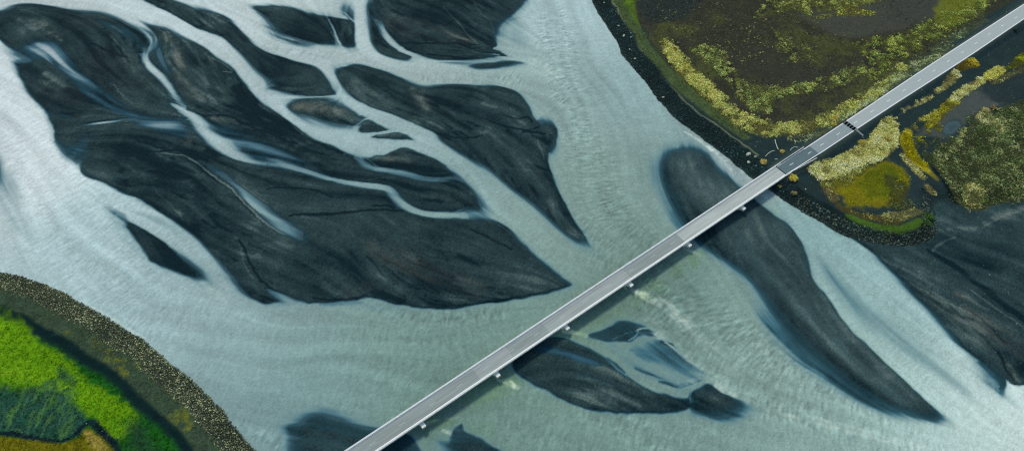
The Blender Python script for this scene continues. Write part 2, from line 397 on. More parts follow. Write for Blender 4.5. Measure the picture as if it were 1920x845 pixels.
for q in ([(484,22,3,.8),(500,38,3,.8),(515,55,3,.7),(530,68,3,.8),(550,77,3,.9)], [(508,60,3,.8),(520,72,4,.9),(535,80,4,.9)], [(610,14,3,.8),(630,18,3,.9),(648,26,3,.8),(662,40,3,.9)], [(640,4,3,.8),(655,10,3,.8),(664,22,3,.9)],
          [(690,298,3,.5),(705,312,3,.6),(722,318,3,.6)], [(1030,288,5,.9),(1034,300,5,.9),(1040,318,6,1)], [(70,100,3,.3),(85,108,3,.4),(98,120,3,.2)], [(30,110,4,.3),(60,104,3,.3),(90,100,3,.2)], [(590,182,2,.3),(600,195,2,.2)],
          [(235,85,4,.2),(255,98,5,.5),(270,104,6,.8)], [(318,180,3,.2),(300,168,3,.1)], [(846,400,4,.8),(880,384,3,.3)], [(1088,700,2,.4),(1150,720,2,.3)], [(925,93,4,.8),(955,98,5,.9)], [(870,95,2,.3),(905,100,3,.4),(935,104,3,.7)]): chan(q, .6)
chan([(1291,730,4,.6),(1293,752,4,.7)], .5)
# bars at the bottom edge
bar([(538,870),(540,815,6),(547,793,9),(570,776,10),(605,772,12),(650,788,14),(700,803,10),(740,810,6),(762,814,3),(778,828,3),(792,850,3),(790,880),(540,890)], 0.1)
bar([(847,812),(857,799),(868,791,2),(871,806),(895,820),(916,834),(945,855),(950,880),(850,880),(838,850,6),(822,826,6),(842,832,5)], 0.2)
bar([(-30,300),(-20,290),(-10,300),(-12,330),(-40,350)], 0.1, 10)
# ------ right bank flat of black sand
FLAT = [(1545,412),(1570,428),(1600,446),(1628,466,4),(1650,485,4),(1690,522,5),(1720,556,5),(1760,598,6),(1800,643,8),(1835,672,4),(1860,683,2),(1878,697,2),(1892,713,2),(1906,721,2),
        (1930,718,3),(1980,730),(2100,800),(2300,700),(2400,300),(2100,200),(1800,300),(1600,360)]
D_flat = bar(FLAT, 0.6, 4, 20)
bar([(1838,668,3),(1862,683,2),(1879,696,2),(1887,712,2),(1885,728,3),(1877,741,6),(1864,736,12),(1860,716,14),(1848,694,12)], .15)
chan([(1818,665,14,.5),(1845,700,26,.55),(1862,725,22,.6),(1868,742,10,.8)], .95)
chan([(1535,478,14,.7),(1552,507,30,.5),(1585,550,44,.42),(1625,592,54,.42),(1695,640,48,.45),(1755,684,42,.5),(1815,735,28,.65)], .95)

# the current draws the shoals out along the flow; cut banks stay sharp
sm_k = sst(.5, 2.6, SOFT) * .8 + .1
for cx_, cy_, r0_, k_ in ((722, 262, 34, .85), (1215, 655, 30, .6), (640, 40, 12, .8), (935, 90, 14, .6)):
    qx_, qy_, _ = W(cx_, cy_); sm_k *= 1 - k_ * np.exp(-((XF - qx_) ** 2 + (YF - qy_) ** 2) / (2 * (r0_ * .55) ** 2))
rk = np.clip(1.6 / SOFT, .15, 1)
ragged = depth + rk * .55 * L_med * np.exp(-((depth - .25) / .4) ** 2) * .5 + rk * .3 * L_wide * np.exp(-((depth - .3) / .35) ** 2) * .6
depth = depth * (1 - sm_k) + smear(ragged, 12, 1.3) * sm_k
# silt streaks in shallow water
sh = np.clip(1 - np.abs(depth - 0.35) / 0.5, 0, 1)
depth += .05 * N_mid * sst(.5, .2, np.abs(depth)) + .035 * N_fin * sst(.4, .1, np.abs(depth))
depth += sh * (0.09 * L_wide + 0.05 * L_fine)
sand_in = np.clip(-depth / 0.4, 0, 1)
sm_ = (depth < .05).astype(np.float32)
near1 = blur(sm_, 10); near2 = blur(near1, 60)
fr = sst(1.0, 4.0, SOFT) * .75 + .25
depth -= np.where(depth > 0, np.minimum(depth * .8, fr * (.55 * near1 + .5 * near2)), 0) * sst(0, .4, depth)

# ------------------------------------------------------------------ colours
def mixc(a, b, m): return a * (1 - m[..., None]) + b * m[..., None]
def idw(samples, p=2.0, soft=900.0):
    xs = np.array([W(s[0], s[1])[:2] for s in samples], np.float32); cs = np.array([alb(s[2:5]) for s in samples], np.float32)
    num = np.zeros(qx.shape + (3,), np.float32); den = np.zeros(qx.shape, np.float32)
    for (x, y), c in zip(xs, cs):
        w_ = 1 / ((qx - x) ** 2 + (qy - y) ** 2 + soft) ** p
        num += w_[..., None] * c; den += w_
    num /= den[..., None]
    return np.stack([bil(num[..., k]) for k in range(3)], -1)
WATER = idw([(60,300,196,214,215),(20,150,194,213,215),(1558,585,165,200,194),(1640,682,162,198,190),(1725,752,170,204,199),(1890,770,206,228,223),(1900,735,200,224,220),(1850,715,176,206,204),(200,430,172,202,205),(300,560,158,190,193),(450,640,138,172,172),(700,650,128,165,158),(850,600,125,162,156),(1000,600,120,158,152),
             (480,20,186,206,206),(100,3,180,200,200),(350,45,180,203,205),(500,190,168,195,198),(560,100,168,192,192),(680,60,172,196,196),(800,145,160,186,184),(960,160,152,182,180),(1080,60,162,192,194),
             (1200,170,148,182,184),(1080,200,145,178,174),(1130,330,140,172,163),(1150,420,132,166,158),(1220,330,130,165,162),(1050,470,140,172,165),(900,340,138,172,172),(650,258,150,182,184),
             (760,240,150,182,184),(900,405,150,186,180),(1350,600,130,165,156),(1250,520,112,150,140),(1600,790,142,178,172),(1500,700,138,172,165),(1830,790,172,202,198),
             (1520,440,136,178,178),(1600,500,152,192,194),(1700,600,146,186,188),(1500,640,140,170,160),(1300,820,132,168,162),(1000,810,125,162,152),(850,780,112,152,142),(1150,570,112,150,138),(1000,690,118,155,140),(640,730,122,160,158),(520,760,132,168,170),(420,560,150,182,184),(1390,330,165,190,192)])
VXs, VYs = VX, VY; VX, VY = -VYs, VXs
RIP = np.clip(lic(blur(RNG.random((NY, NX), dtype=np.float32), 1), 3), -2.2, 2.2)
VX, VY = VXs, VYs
tint_n = np.array([1.02, .97, .93], np.float32).mean() * (1 + 0.08 * N_big + 0.035 * N_mid + 0.012 * N_fin + .022 * RIP + 0.012 * L_fine + 0.016 * L_wide + .034 * L_big + .018 * L_med + .06 * grain)  # ripple light and dark are part of this tint
WATER *= tint_n[..., None] * np.array([1.025, .955, .935], np.float32)

N_t = fbm(XF, YF, 90, 26, 3) * 2 - 1
R_src = .75 * L_wide + .9 * N_t
RP = sst(-.1, .5, fbm(XF, YF, 95, 55, 2) * 2 - 1)
L_s = lic(blur(RNG.random((NY, NX), dtype=np.float32), 5), 12)
RP2 = sst(-.05, .45, fbm(XF, YF, 97, 48, 3) * 2 - 1 + .25 * N_mid)
fans = (.25 + .75 * RP2) * (.42 * sst(.6, 2.0, L_s) - .46 * sst(.5, 1.8, -L_s))
rill = np.exp(-((R_src - .55) / .07) ** 2) + .8 * np.exp(-((R_src + .5) / .06) ** 2) + .6 * np.exp(-((L_wide + .7 * N_mid - 1.3) / .07) ** 2)
lum_ = WATER.mean(-1, keepdims=True)
WATER *= np.clip((lum_ / .56), .2, 1.15) ** .38
tone = 0.55 * N_big + 0.20 * N_mid + 0.02 * L_fine + .14 * L_big + .08 * L_med * (1 + .8 * N_big) - 0.24 * rill * RP + fans            # dry and pale (+) or wet and dark (-), with ledge shade painted in
brown = np.zeros((NY, NX), np.float32)
def stroke(arr, pts, amt, soft=0.9, z=0.0):
    r = line_mask(pts, z, soft, True, 4)
    if r is None: return
    sl, m, st = r
    arr[sl] += amt * m * st * (np.clip(.75 + .35 * L_wide[sl] + .5 * N_mid[sl] + .3 * N_fin[sl], .1, 1.6) if soft > .85 else 1)
# pale washes of dry silt on the bars
for pts, a in [([(40,36,12),(70,50,24),(95,62,22),(118,76,10)], 1.7), ([(30,25,10),(60,20,16),(90,30,10)], .35), ([(85,140,16),(92,152,24),(120,165,16)], 1.0), ([(145,203,5),(160,208,6),(190,205,5)], .5),
               ([(335,95,12),(334,130,16),(345,160,20),(365,178,18),(378,188,10)], .6), ([(310,65,16),(322,85,14)], .4), ([(400,222,8),(425,224,10),(445,231,5)], .5), ([(350,250,14),(355,268,10)], .45),
               ([(770,165,8),(790,185,18),(800,205,16)], .7), ([(720,25,20),(800,55,22),(850,72,12)], .4), ([(820,50,8),(860,72,8),(880,78,4)], .5), ([(890,50,12),(912,72,10)], .4),
               ([(560,200,20),(600,205,20),(640,210,14)], .5), ([(700,300,8),(735,298,16),(765,300,12)], .55), ([(790,365,20),(830,362,24),(870,372,16)], .3), ([(640,145,20),(670,155,20)], .25),
               ([(840,165,10),(900,190,12),(960,210,10)], .25), ([(780,215,16),(850,240,20),(910,250,12)], .35), ([(920,312,6),(960,318,8),(1030,322,8)], .25), ([(470,400,20),(560,460,36),(640,520,30)], .35),
               ([(600,520,14),(625,545,14),(650,558,8)], .35), ([(700,460,26),(760,480,20),(780,490,10)], .4), ([(880,535,10),(920,548,14),(935,553,8)], .35), ([(620,455,20),(720,520,20),(770,550,14)], .2),
               ([(860,480,12),(900,500,10)], -.4), ([(800,500,40),(860,540,30)], -.3), ([(440,170,30),(470,210,40),(540,240,30)], -.6), ([(360,110,30),(420,150,30)], -.25), ([(500,220,10),(560,250,10)], -.4),
               ([(500,255,10),(545,276,12),(600,262,12)], .35), ([(180,365,20),(230,390,10)], .1), ([(190,320,30),(250,330,30)], .2), ([(270,100,10),(262,120,12),(285,150,12),(310,180,8)], .3),
               ([(240,75,6),(250,95,8),(258,115,6)], .35), ([(440,455,16),(470,520,16),(500,560,10)], .15), ([(490,195,10),(505,210,8)], .5), ([(1295,310,60),(1340,365,80)], 1.3), ([(1420,430,110),(1480,520,90),(1570,630,70),(1660,710,36)], 1.15),
               ([(1640,660,20),(1700,720,16)], .1), ([(1080,740,40),(1180,755,30)], .25), ([(1310,742,20),(1340,745,20)], .2),
               ([(1640,470,16),(1700,510,26),(1790,580,30),(1850,640,26),(1900,680,20)], .55), ([(1810,555,12),(1860,590,14),(1920,630,16)], .5), ([(1880,670,10),(1895,690,10),(1905,710,8)], .6),
               ([(1850,420,16),(1880,405,14),(1925,390,14)], .6), ([(1700,440,14),(1760,432,14),(1830,430,10)], .45), ([(1750,470,50),(1850,500,60)], -.55), ([(1850,560,50),(1920,600,40)], -.3),
               ([(740,470,40),(800,540,30)], -.15)]:
    stroke(tone, pts, a * .85, 1.1)
for pts, a in [([(45,35,14),(90,58,20),(118,76,8)], .8), ([(335,95,16),(345,160,24),(378,188,14)], .55), ([(310,65,16),(322,85,14)], .4), ([(770,165,10),(790,185,24),(800,205,20)], .35), ([(720,40,40),(800,60,50),(880,78,20)], .4),
               ([(560,200,24),(640,210,24)], .6), ([(730,298,24),(765,300,14)], .5), ([(700,460,40),(780,500,40),(900,540,30)], .5), ([(700,540,30),(640,555,20)], .2), ([(400,222,8),(445,231,8)], .6), ([(350,250,20),(352,270,14)], .5),
               ([(1800,560,24),(1860,620,40),(1930,660,40)], .7), ([(1700,520,20),(1800,600,30),(1860,650,20)], .3), ([(300,40,30),(150,40,30)], .3), ([(200,120,80),(260,160,60)], .25), ([(90,160,40),(150,190,30)], .3), ([(1850,420,16),(1925,390,16)], .4),
               ([(1300,330,50),(1340,370,40)], .3), ([(1420,430,60),(1560,620,40)], .2), ([(560,200,24),(620,210,24)], .3), ([(1880,670,10),(1905,710,10)], .5), ([(820,360,30),(870,375,20)], .3)]:
    stroke(brown, pts, a)
# cut edges: shade of the small banks painted as thin dark lines, and pale crests
for pts, a in [([(302,288,2),(330,291,2),(348,295,2.5),(374,310,2.5),(402,331,2.5),(434,356,2.5),(465,388,2.5),(496,416,2.5),(537,441,2)], 1.0),
               ([(285,350,1.5),(310,375,2),(335,400,2),(343,412,1.5)], .45), ([(434,440,2),(446,452,1.5),(455,480,2),(465,505,2),(480,525,1.5)], .45), ([(213,160,2),(230,180,2),(250,195,1.5)], .5), ([(135,155,1.5),(180,185,2),(225,217,2)], .4),
               ([(832,14,1.5),(850,35,2),(866,52,2),(880,72,2),(900,86,1.5)], .6), ([(885,0,1.5),(900,25,2),(920,45,2),(933,75,2)], .4), ([(1209,264,1),(1100,150,1)], 0), ([(690,338,1.5),(740,333,1.5),(770,334,1.5)], .4),
               ([(550,240,1.5),(575,256,1.5),(598,266,1.5)], .6), ([(621,273,1.5),(645,284,1.5),(646,292,1.5)], .5), ([(1007,264,2),(1013,275,2),(1020,300,2)], .5), ([(1500,448,4),(1508,470,4),(1518,495,5),(1524,515,4)], .45),
               ([(399,110,1.5),(420,122,1.5),(436,134,1.5)], .8), ([(419,136,3),(436,137,2)], .9), ([(440,148,2),(470,180,2),(495,205,3)], .35), ([(480,342,1),(560,352,1)], 0), ([(445,345,3),(470,362,5),(500,382,4)], .5),
               ([(1840,430,3),(1870,412,3),(1925,392,3)], .3), ([(1750,470,5),(1760,460,4),(1790,445,3)], .5), ([(1650,480,2),(1740,560,2),(1820,640,2)], .3), ([(1820,545,3),(1870,580,3),(1930,625,3)], .5), ([(760,820,2),(783,840,2)], .5)]:
    if a: stroke(tone, pts, a, .6)
for pts, a in [([(195,65,3),(215,82,3),(232,105,4),(245,118,3)], -.7), ([(175,82,4),(200,95,5),(230,107,4),(246,110,3)], -.7), ([(205,62,2),(220,75,2),(240,100,3)], -.3), ([(348,298,3),(374,315,3),(402,336,3),(434,361,3),(465,393,3),(496,421,2)], -.6),
               ([(255,280,3),(290,284,4),(330,282,4),(350,284,3)], -.8), ([(255,262,3),(290,275,4),(310,278,3)], -.6), ([(346,205,4),(362,212,5),(385,218,4)], -.7), ([(385,218,3),(430,219,4),(470,238,4),(520,258,4),(560,272,4)], -.5),
               ([(500,355,4),(560,352,4),(600,362,4),(625,372,3)], -.5), ([(545,404,5),(600,402,6),(660,398,6),(710,395,5),(755,397,4)], -.8), ([(700,385,5),(740,390,5)], -.6), ([(728,368,5),(735,380,5)], -.6),
               ([(745,82,3),(800,83,4),(860,83,4),(900,86,3)], -.9), ([(800,104,3),(850,108,4),(890,112,3),(930,110,3)], -.7), ([(790,70,4),(800,82,3)], -.4), ([(860,85,3),(885,92,4),(905,90,3)], -.5),
               ([(920,228,3),(945,238,4),(980,245,5),(1005,250,5),(1023,252,4)], -.8), ([(945,218,3),(970,225,4),(990,222,4),(998,232,3)], -.7), ([(1000,255,5),(1015,262,8),(1030,268,10),(1034,255,8)], -.6), ([(1000,310,4),(1020,318,5),(1030,322,4)], -.6),
               ([(800,245,3),(840,256,3),(880,260,3),(905,255,3)], -.6), ([(760,145,3),(770,160,3)], -.3), ([(980,250,4),(1010,240,4)], -.5), ([(880,430,3),(910,445,4),(945,460,4),(960,468,3)], -.6), ([(900,400,2),(960,445,3)], -.2),
               ([(450,450,3),(462,475,4),(480,510,4),(500,535,4),(530,552,4),(560,565,4)], -.8), ([(434,440,3),(455,462,3)], -.4), ([(590,560,3),(630,562,4),(690,553,4)], -.7), ([(700,545,8),(730,555,10),(760,566,8)], -.6), ([(690,480,5),(705,495,4),(720,520,3)], -.5),
               ([(720,500,4),(745,520,4),(790,545,4)], -.4), ([(1500,480,4),(1515,505,4)], -.4), ([(1660,500,6),(1720,545,8),(1780,585,8),(1820,600,6)], -.5), ([(1650,490,8),(1700,540,10),(1760,605,12),(1820,665,10)], -.7), ([(1740,470,8),(1790,500,12),(1860,555,14),(1930,610,12)], -.5),
               ([(820,565,3),(880,571,3),(960,558,3),(1040,542,3),(1072,533,2)], -.6), ([(1070,514,3),(1050,516,4)], -.6), ([(960,690,3),(1000,718,4),(1070,756,4),(1140,772,4),(1240,773,4),(1290,764,3)], -.7), ([(100,100,30),(150,130,20)], -.15),
               ([(236,418,2),(260,450,4),(276,484,3),(320,503,3),(362,519,3)], -.5), ([(290,455,2),(305,478,3)], -.4), ([(100,215,2),(140,213,3)], -.5), ([(160,330,3),(230,358,3),(300,393,3)], -.4), ([(1852,540,10),(1800,520,10)], -.1), ([(1260,744,4),(1290,748,6)], -.6),
               ([(1690,520,3),(1760,560,5),(1830,620,5),(1900,700,4)], -.45), ([(1760,560,3),(1820,585,5),(1880,640,5)], -.4), ([(1870,660,5),(1885,690,5),(1900,712,4)], -.6)]:
    stroke(tone, pts, a * .8, .7)

S_WET, S_DRY, S_PALE = alb((9,33,39)), alb((52,74,75)), alb((104,120,116))
S_BRN = alb((92,90,80))
tt = np.clip(0.38 + 1.05 * tone + 0.10 * (sand_in - 0.5), 0, 2)
SAND = mixc(np.broadcast_to(S_WET, (NY, NX, 3)), S_DRY, np.clip(tt, 0, 1))
SAND = mixc(SAND, S_PALE, np.clip(tt - 0.75, 0, 1) * 0.8)
SAND = mixc(SAND, S_BRN, np.clip(brown, 0, 1) * (0.16 + 0.26 * np.clip(tt, 0, 1)))
SAND *= np.clip(1 + 0.20 * grain + 0.16 * N_fin, .3, 2)[..., None]

dd = np.clip(depth, 0, 1)
B1, B2, B3 = alb((34,66,75)), alb((60,104,117)), alb((108,147,151))
wet_edge = mixc(SAND, np.broadcast_to(S_WET, SAND.shape), sst(-0.3, 0.0, depth) * 0.3)
CW = mixc(wet_edge, np.broadcast_to(B1, SAND.shape), sst(-0.30, 0.10, depth + .03 * grain + .03 * L_fine) * 0.85)
CW = mixc(CW, np.broadcast_to(B2, SAND.shape), sst(0.04, 0.30, dd))
CW = mixc(CW, 0.5 * np.broadcast_to(B3, SAND.shape) + 0.5 * WATER * 0.72, sst(0.22, 0.62, dd))
CW = mixc(CW, WATER, sst(0.5, 1.0, dd))
COLR = mixc(CW, np.broadcast_to(alb((34,78,100)), CW.shape), .36 * np.clip(BLUE * (1 + .2 * L_med), 0, 1) * sst(-.4, 0, depth))
r_ = line_mask([(1290,305,70),(1340,360,90),(1420,440,120),(1500,545,90),(1600,652,70),(1700,745,40)], 0, .9)
sl, m, st = r_
COLR[sl] = mixc(COLR[sl], np.broadcast_to(alb((60,82,84)), COLR[sl].shape) * (1 + .12 * grain[sl] + .25 * N_mid[sl] + .1 * L_med[sl])[..., None], .55 * m * sst(.25, -.1, depth[sl]))
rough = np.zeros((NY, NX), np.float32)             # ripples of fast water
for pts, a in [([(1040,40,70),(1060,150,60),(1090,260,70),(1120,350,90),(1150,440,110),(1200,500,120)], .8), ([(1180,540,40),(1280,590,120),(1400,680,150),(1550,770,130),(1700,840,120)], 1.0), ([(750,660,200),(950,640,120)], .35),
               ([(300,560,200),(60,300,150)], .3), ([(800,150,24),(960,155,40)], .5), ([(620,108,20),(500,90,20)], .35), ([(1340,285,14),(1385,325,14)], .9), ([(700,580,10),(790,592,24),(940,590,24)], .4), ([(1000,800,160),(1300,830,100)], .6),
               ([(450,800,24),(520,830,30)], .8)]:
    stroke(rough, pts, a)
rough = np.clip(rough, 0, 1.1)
foam = np.zeros((NY, NX), np.float32)
for pts, a in [([(1285,248,3),(1310,262,6),(1340,285,7),(1372,318,6),(1392,336,4)], 1.0), ([(1170,534,5,1),(1176,541,6,1),(1190,546,10,.9),(1215,556,15,.6),(1250,575,18,.42),(1290,608,20,.34),(1335,655,22,.25),(1390,705,22,.15)], .95), ([(1182,540,5),(1200,548,8)], .6), ([(1052,615,4),(1060,622,6),(1078,622,10),(1100,630,8)], 1.0), ([(924,702,4),(932,709,6),(945,712,9),(968,724,8)], .9), ([(788,797,4),(800,792,6),(815,788,5)], .8), ([(1284,464,4),(1296,470,6),(1312,478,5)], .4),
               ([(803,788,3),(830,783,5),(870,780,6)], .4), ([(833,806,5),(845,812,7)], .9), ([(375,528,6),(395,545,10),(420,565,8)], .3), ([(1465,775,8),(1540,790,12),(1640,815,14),(1740,840,14)], .3), ([(1325,715,10),(1380,745,14)], .4),
               ([(60,530,4),(140,560,6),(220,600,6),(300,665,5)], .35), ([(1185,612,4),(1215,620,6),(1235,632,4)], .3), ([(1250,642,3),(1275,660,4)], .3), ([(1320,704,6),(1290,716,8),(1240,724,6)], .25), ([(1215,600,16),(1300,680,18),(1400,750,20)], .18),
               ([(895,818,2),(880,828,4),(860,830,3)], .5), ([(460,795,5),(490,815,6)], .3), ([(1000,120,30),(1030,140,40)], .25), ([(1740,790,14),(1800,800,20),(1860,790,16)], .3)]:
    stroke(foam, pts, a)
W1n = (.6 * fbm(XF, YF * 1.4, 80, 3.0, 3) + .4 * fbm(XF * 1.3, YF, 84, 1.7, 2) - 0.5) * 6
COLR = COLR * np.maximum(.82, 1 + (.012 + .05 * rough) * W1n + (.004 + .08 * rough) * RIP * sst(.3, .8, depth))[..., None]  # light and dark sides of the ripples painted into the water colour
fb = np.clip(foam * (0.55 + 0.9 * N_fin + 0.35 * L_fine * 0.4), 0, 1)
COLR = mixc(COLR, np.broadcast_to(alb((196,214,202)), COLR.shape), fb * sst(0.05, 0.3, depth))
green = np.zeros((NY, NX), np.float32)             # shadow beside the bridge, painted into the water as a dark olive tint
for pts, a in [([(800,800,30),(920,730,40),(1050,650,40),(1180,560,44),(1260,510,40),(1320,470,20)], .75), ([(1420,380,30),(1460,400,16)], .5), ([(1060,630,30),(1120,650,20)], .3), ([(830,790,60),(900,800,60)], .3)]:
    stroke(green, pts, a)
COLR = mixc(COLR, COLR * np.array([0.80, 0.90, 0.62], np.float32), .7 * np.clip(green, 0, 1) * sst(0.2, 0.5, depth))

# ------------------------------------------------------------------ height of the river plain
HGT = np.where(depth < 0.03, 0.04 + 0.20 * RP * (sst(.48, .62, R_src) + sst(-.57, -.43, R_src) + .8 * sst(1.22, 1.38, L_wide + .7 * N_mid)) * np.clip(-depth * 3, 0, 1) + 1.0 * np.clip(-depth, 0, 1) + np.clip(-depth * 3, 0, 1) * (0.02 * L_wide + 0.01 * L_fine + 0.14 * N_mid + 0.03 * N_fin + 0.012 * grain), 0.0).astype(np.float32)
W1 = .6 * fbm(XF, YF * 1.4, 80, 3.0, 3) + .4 * fbm(XF * 1.3, YF, 84, 1.7, 2) - 0.5
W2 = lic(blur(RNG.random((NY, NX), dtype=np.float32), 2), 4)
wv = (0.10 + 0.45 * rough) * W1 + (.012 + .10 * rough) * RIP + (0.006 + 0.02 * rough) * W2 + 0.006 * grain
HGT += np.where(depth >= 0.03, np.clip(depth, 0, .5) * 2 * wv, 0)

# ------------------------------------------------------------------ the two banks
LANDZ = 2.4
RB = [(1085,-90),(1098,-40),(1108.5,0),(1131.5,41),(1158,80),(1170,108),(1197,138),(1221,170),(1250,206),(1272,228),(1300,248),(1349,284),(1385,314),(1409,336),(1430,350),(1452,364),(1480,383),(1510,402),(1545,420),
      (1568,434),(1600,447),(1640,456),(1690,462),(1730,457),(1752,443),(1756,425),(1750,404),(1760,380),(1800,385),(1830,395),(1870,385),(1930,362),(2050,330),(2500,200),(2500,-500),(1085,-500)]
D_rb, _ = sdf(RB, 0, 2, 40)
CREST = [(1120,-90),(1134,-30),(1148.5,2),(1165,34),(1182,63),(1200,92),(1219,119),(1245,150),(1270,175),(1301,205),(1340,232),(1382,262),(1421,291),(1445,310),(1480,350),(1510,372),(1545,392),(1580,412),(1620,428),(1660,434),(1700,434),(1735,418),(1740,400)]
LB = [(-150,440),(-60,488),(0,509),(50,523),(100,541),(150,567),(200,594),(240,621),(280,646),(320,681),(360,716),(400,752),(440,798),(478,846),(520,910),(560,1000),(-300,1000),(-300,440)]
D_lb, _ = sdf(LB, 0, 2, 40)
is_rb, is_lb = D_rb < 0, D_lb < 0
is_flat = (D_flat < 0) & ~is_rb

def zmask(pts, z, soft=6, k=1.0, edge=0.0, margin=None):
    """soft painted patch on a bank; the softness is broken up by noise"""
    mm = 4 + soft * .5 if margin is None else margin
    D, S = sdf(pts, z, soft, mm)
    Dn = D / S + edge * (N_mid + 0.6 * N_fin)
    return k * (1 - sst(-0.5, 0.5, Dn))
def zline(pts, z, soft=.8, k=1.0):
    out = np.zeros((NY, NX), np.float32); r = line_mask(pts, z, soft)
    if r: sl, m, st = r; out[sl] = m * st * k
    return out

def paint(color, m, jit=0.0):
    global COLR
    c = np.broadcast_to(alb(color), COLR.shape)
    if jit: c = c * (1 + jit * (0.5 * N_fin + 0.35 * grain + 0.3 * N_mid))[..., None]
    COLR = mixc(COLR, c.astype(np.float32), np.clip(m, 0, 1))

# --- right bank heights
ins = np.clip(-D_rb, 0, 60)
cm = zline([p + (26,) for p in CREST], 2.6, 1.0)
hr = 3.0 * sst(0, 11, ins) - 0.9 * sst(14, 34, ins)
low_e = zmask([(1690,300),(1715,330),(1745,365),(1790,400),(1850,400),(1900,340),(2200,250),(2200,150),(1900,230),(1830,215),(1760,250),(1720,290)], 1.5, 60)
hr = hr - 0.4 * low_e
hr += 0.25 * N_mid + 0.10 * N_fin + 0.03 * grain
HGT = np.where(is_rb, np.maximum(hr, 0.02), HGT)
# --- left bank heights
il = np.clip(-D_lb, 0, 60)
hl = 3.0 * sst(0, 9, il) - 2.1 * sst(16.5, 22, il) + 0.10 * N_mid + 0.12 * N_fin + 0.03 * grain
HGT = np.where(is_lb, np.maximum(hl, 0.02), HGT)

# --- road line
RNW = [(1400,352),(1457.3,313.4),(1507,279.9),(1550,251.6),(1582.3,230.2),(1628,200),(1680,165),(1777,100.7),(1920,8.5),(2100,-108),(2300,-238)]
RSE = [(1420,362),(1473.4,328.3),(1531.8,291),(1550,278.6),(1594.8,249),(1650,212.5),(1680,193),(1818,104.4),(1920,35.2),(2100,-84),(2300,-217)]
RZ = 4.3
road_mid = [((a[0] + b[0]) / 2, (a[1] + b[1]) / 2) for a, b in zip(RNW[1:3] + RNW[4:], RSE[1:3] + RSE[4:])]
road_mid = [(1465,321),(1519.5,285.4),(1588.5,239.6),(1640,205.5),(1680,179),(1797,102.6),(1920,21.9),(2100,-96),(2300,-227)]
RM = spline([W(p[0], p[1], RZ)[:2] for p in road_mid], False, 6)
rd = np.full((NY, NX), 999.0, np.float32)
for a, b in zip(RM[:-1], RM[1:]):
    ex, ey = b - a; px, py = XF - a[0], YF - a[1]
    t = np.clip((px * ex + py * ey) / (ex * ex + ey * ey), 0, 1)
    rd = np.minimum(rd, np.hypot(px - t * ex, py - t * ey).astype(np.float32))
HGT = np.where(is_rb, np.maximum(HGT, (RZ - 0.12) - np.clip((rd - 5.2) / 2.2, 0, 9)), HGT)

# --- right bank colours
def rbm(m): return m * is_rb
sp_n = sst(0.15, 0.6, N_mid + 0.5 * N_fin)
paint((34,50,50), is_rb.astype(np.float32), .35)                                                       # black sandy gravel
heath = rbm(zmask([(1150,-60),(1175,0),(1200,45),(1235,100),(1290,165),(1345,210),(1400,245),(1470,252),(1560,235),(1640,175),(1720,115),(1830,40),(1960,-60),(1700,-200)], LANDZ, 12))
paint((51,53,42), heath, .55)
paint((36,46,46), rbm(zmask([(1190,-30),(1196,10),(1215,38),(1250,42),(1290,28),(1310,0),(1300,-40)], LANDZ, 14, .8, .6)), .5)
paint((74,80,42), heath * sst(-0.05, .5, N_mid + .4 * N_big) * .6, .5)
paint((66,70,62), rbm(zmask([(1495,25),(1530,45),(1580,68),(1640,62),(1700,50),(1760,20),(1775,-40),(1640,-30),(1600,10),(1540,18)], LANDZ, 14, .8, .3)), .2)    # bare grey silt
paint((58,62,56), rbm(zmask([(1660,25),(1690,45),(1740,40),(1765,10),(1760,-60),(1680,-60)], LANDZ, 12, .8, .3)), .2)
paint((52,54,46), rbm(zmask([(1440,80),(1500,120),(1570,130),(1640,120),(1600,160),(1520,160),(1460,165),(1400,140),(1370,100)], LANDZ, 20, .6, .3)), .3)
# grass strip along the crest of the embankment
strip = zline([(1110,-90,26),(1152,-20,26),(1163,10,26),(1178,35,24),(1198,70,22),(1220,102,22),(1248,135,24),(1280,165,26),(1320,197,24),(1362,230,20),(1400,258,14)], 2.6, .5)
paint((70,86,50), rbm(strip) * .85, .5)
paint((84,112,28), rbm(zline([(1165,-60,30),(1178,0,20),(1188,26,10),(1198,48,5)], 2.6, .9)) * (.75 + .5 * N_mid), .5)
paint((110,118,92), rbm(zline([p + (3,) for p in CREST[:13]], 2.8, .6)) * .7, .3)
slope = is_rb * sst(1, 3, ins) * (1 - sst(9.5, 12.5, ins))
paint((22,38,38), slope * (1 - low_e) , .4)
# olive and yellow-green growth
YG, OL, PALE = (150,152,84), (94,106,52), (172,170,118)
thickets = []        # (mask, tuft colour, density per m2, size) for the shrubs themselves
def grow(pts, col, dens, size, soft=10, edge=.5, k=1.0, z=LANDZ, under=True, cluster=0.0):
    m = zmask(pts, z, soft, k, edge)
    m = m * (is_rb | is_lb | is_flat)
    if cluster: m = m * sst(-.55 + .35 * cluster, -.25 + .35 * cluster, N_mid * .7 + N_fin * .5)
    if under: paint(tuple(int(c * .52) for c in col), m * .8, .5)  # dark understory: shadow gaps between shrubs painted onto the ground
    thickets.append((m, col, dens, size))
BAND1 = [(1240,80),(1250,76),(1262,90),(1280,108),(1300,128),(1325,150),(1352,178),(1388,208),(1430,226),(1480,232),(1530,222),(1570,203),(1615,175),(1660,143),(1690,120),(1700,132),(1668,162),(1625,196),(1580,226),(1535,246),(1490,254),(1440,256),(1395,243),(1350,213),(1318,184),(1290,160),(1268,135),(1250,108)]
grow(BAND1, (158,158,92), .8, 1.05, 14, .7, cluster=.45)
grow([(1240,80),(1250,76),(1262,90),(1280,108),(1300,128),(1325,150),(1352,178),(1345,195),(1318,180),(1290,156),(1268,130),(1250,106)], (184,176,96), .9, 1.15, 12, .7, cluster=.4)
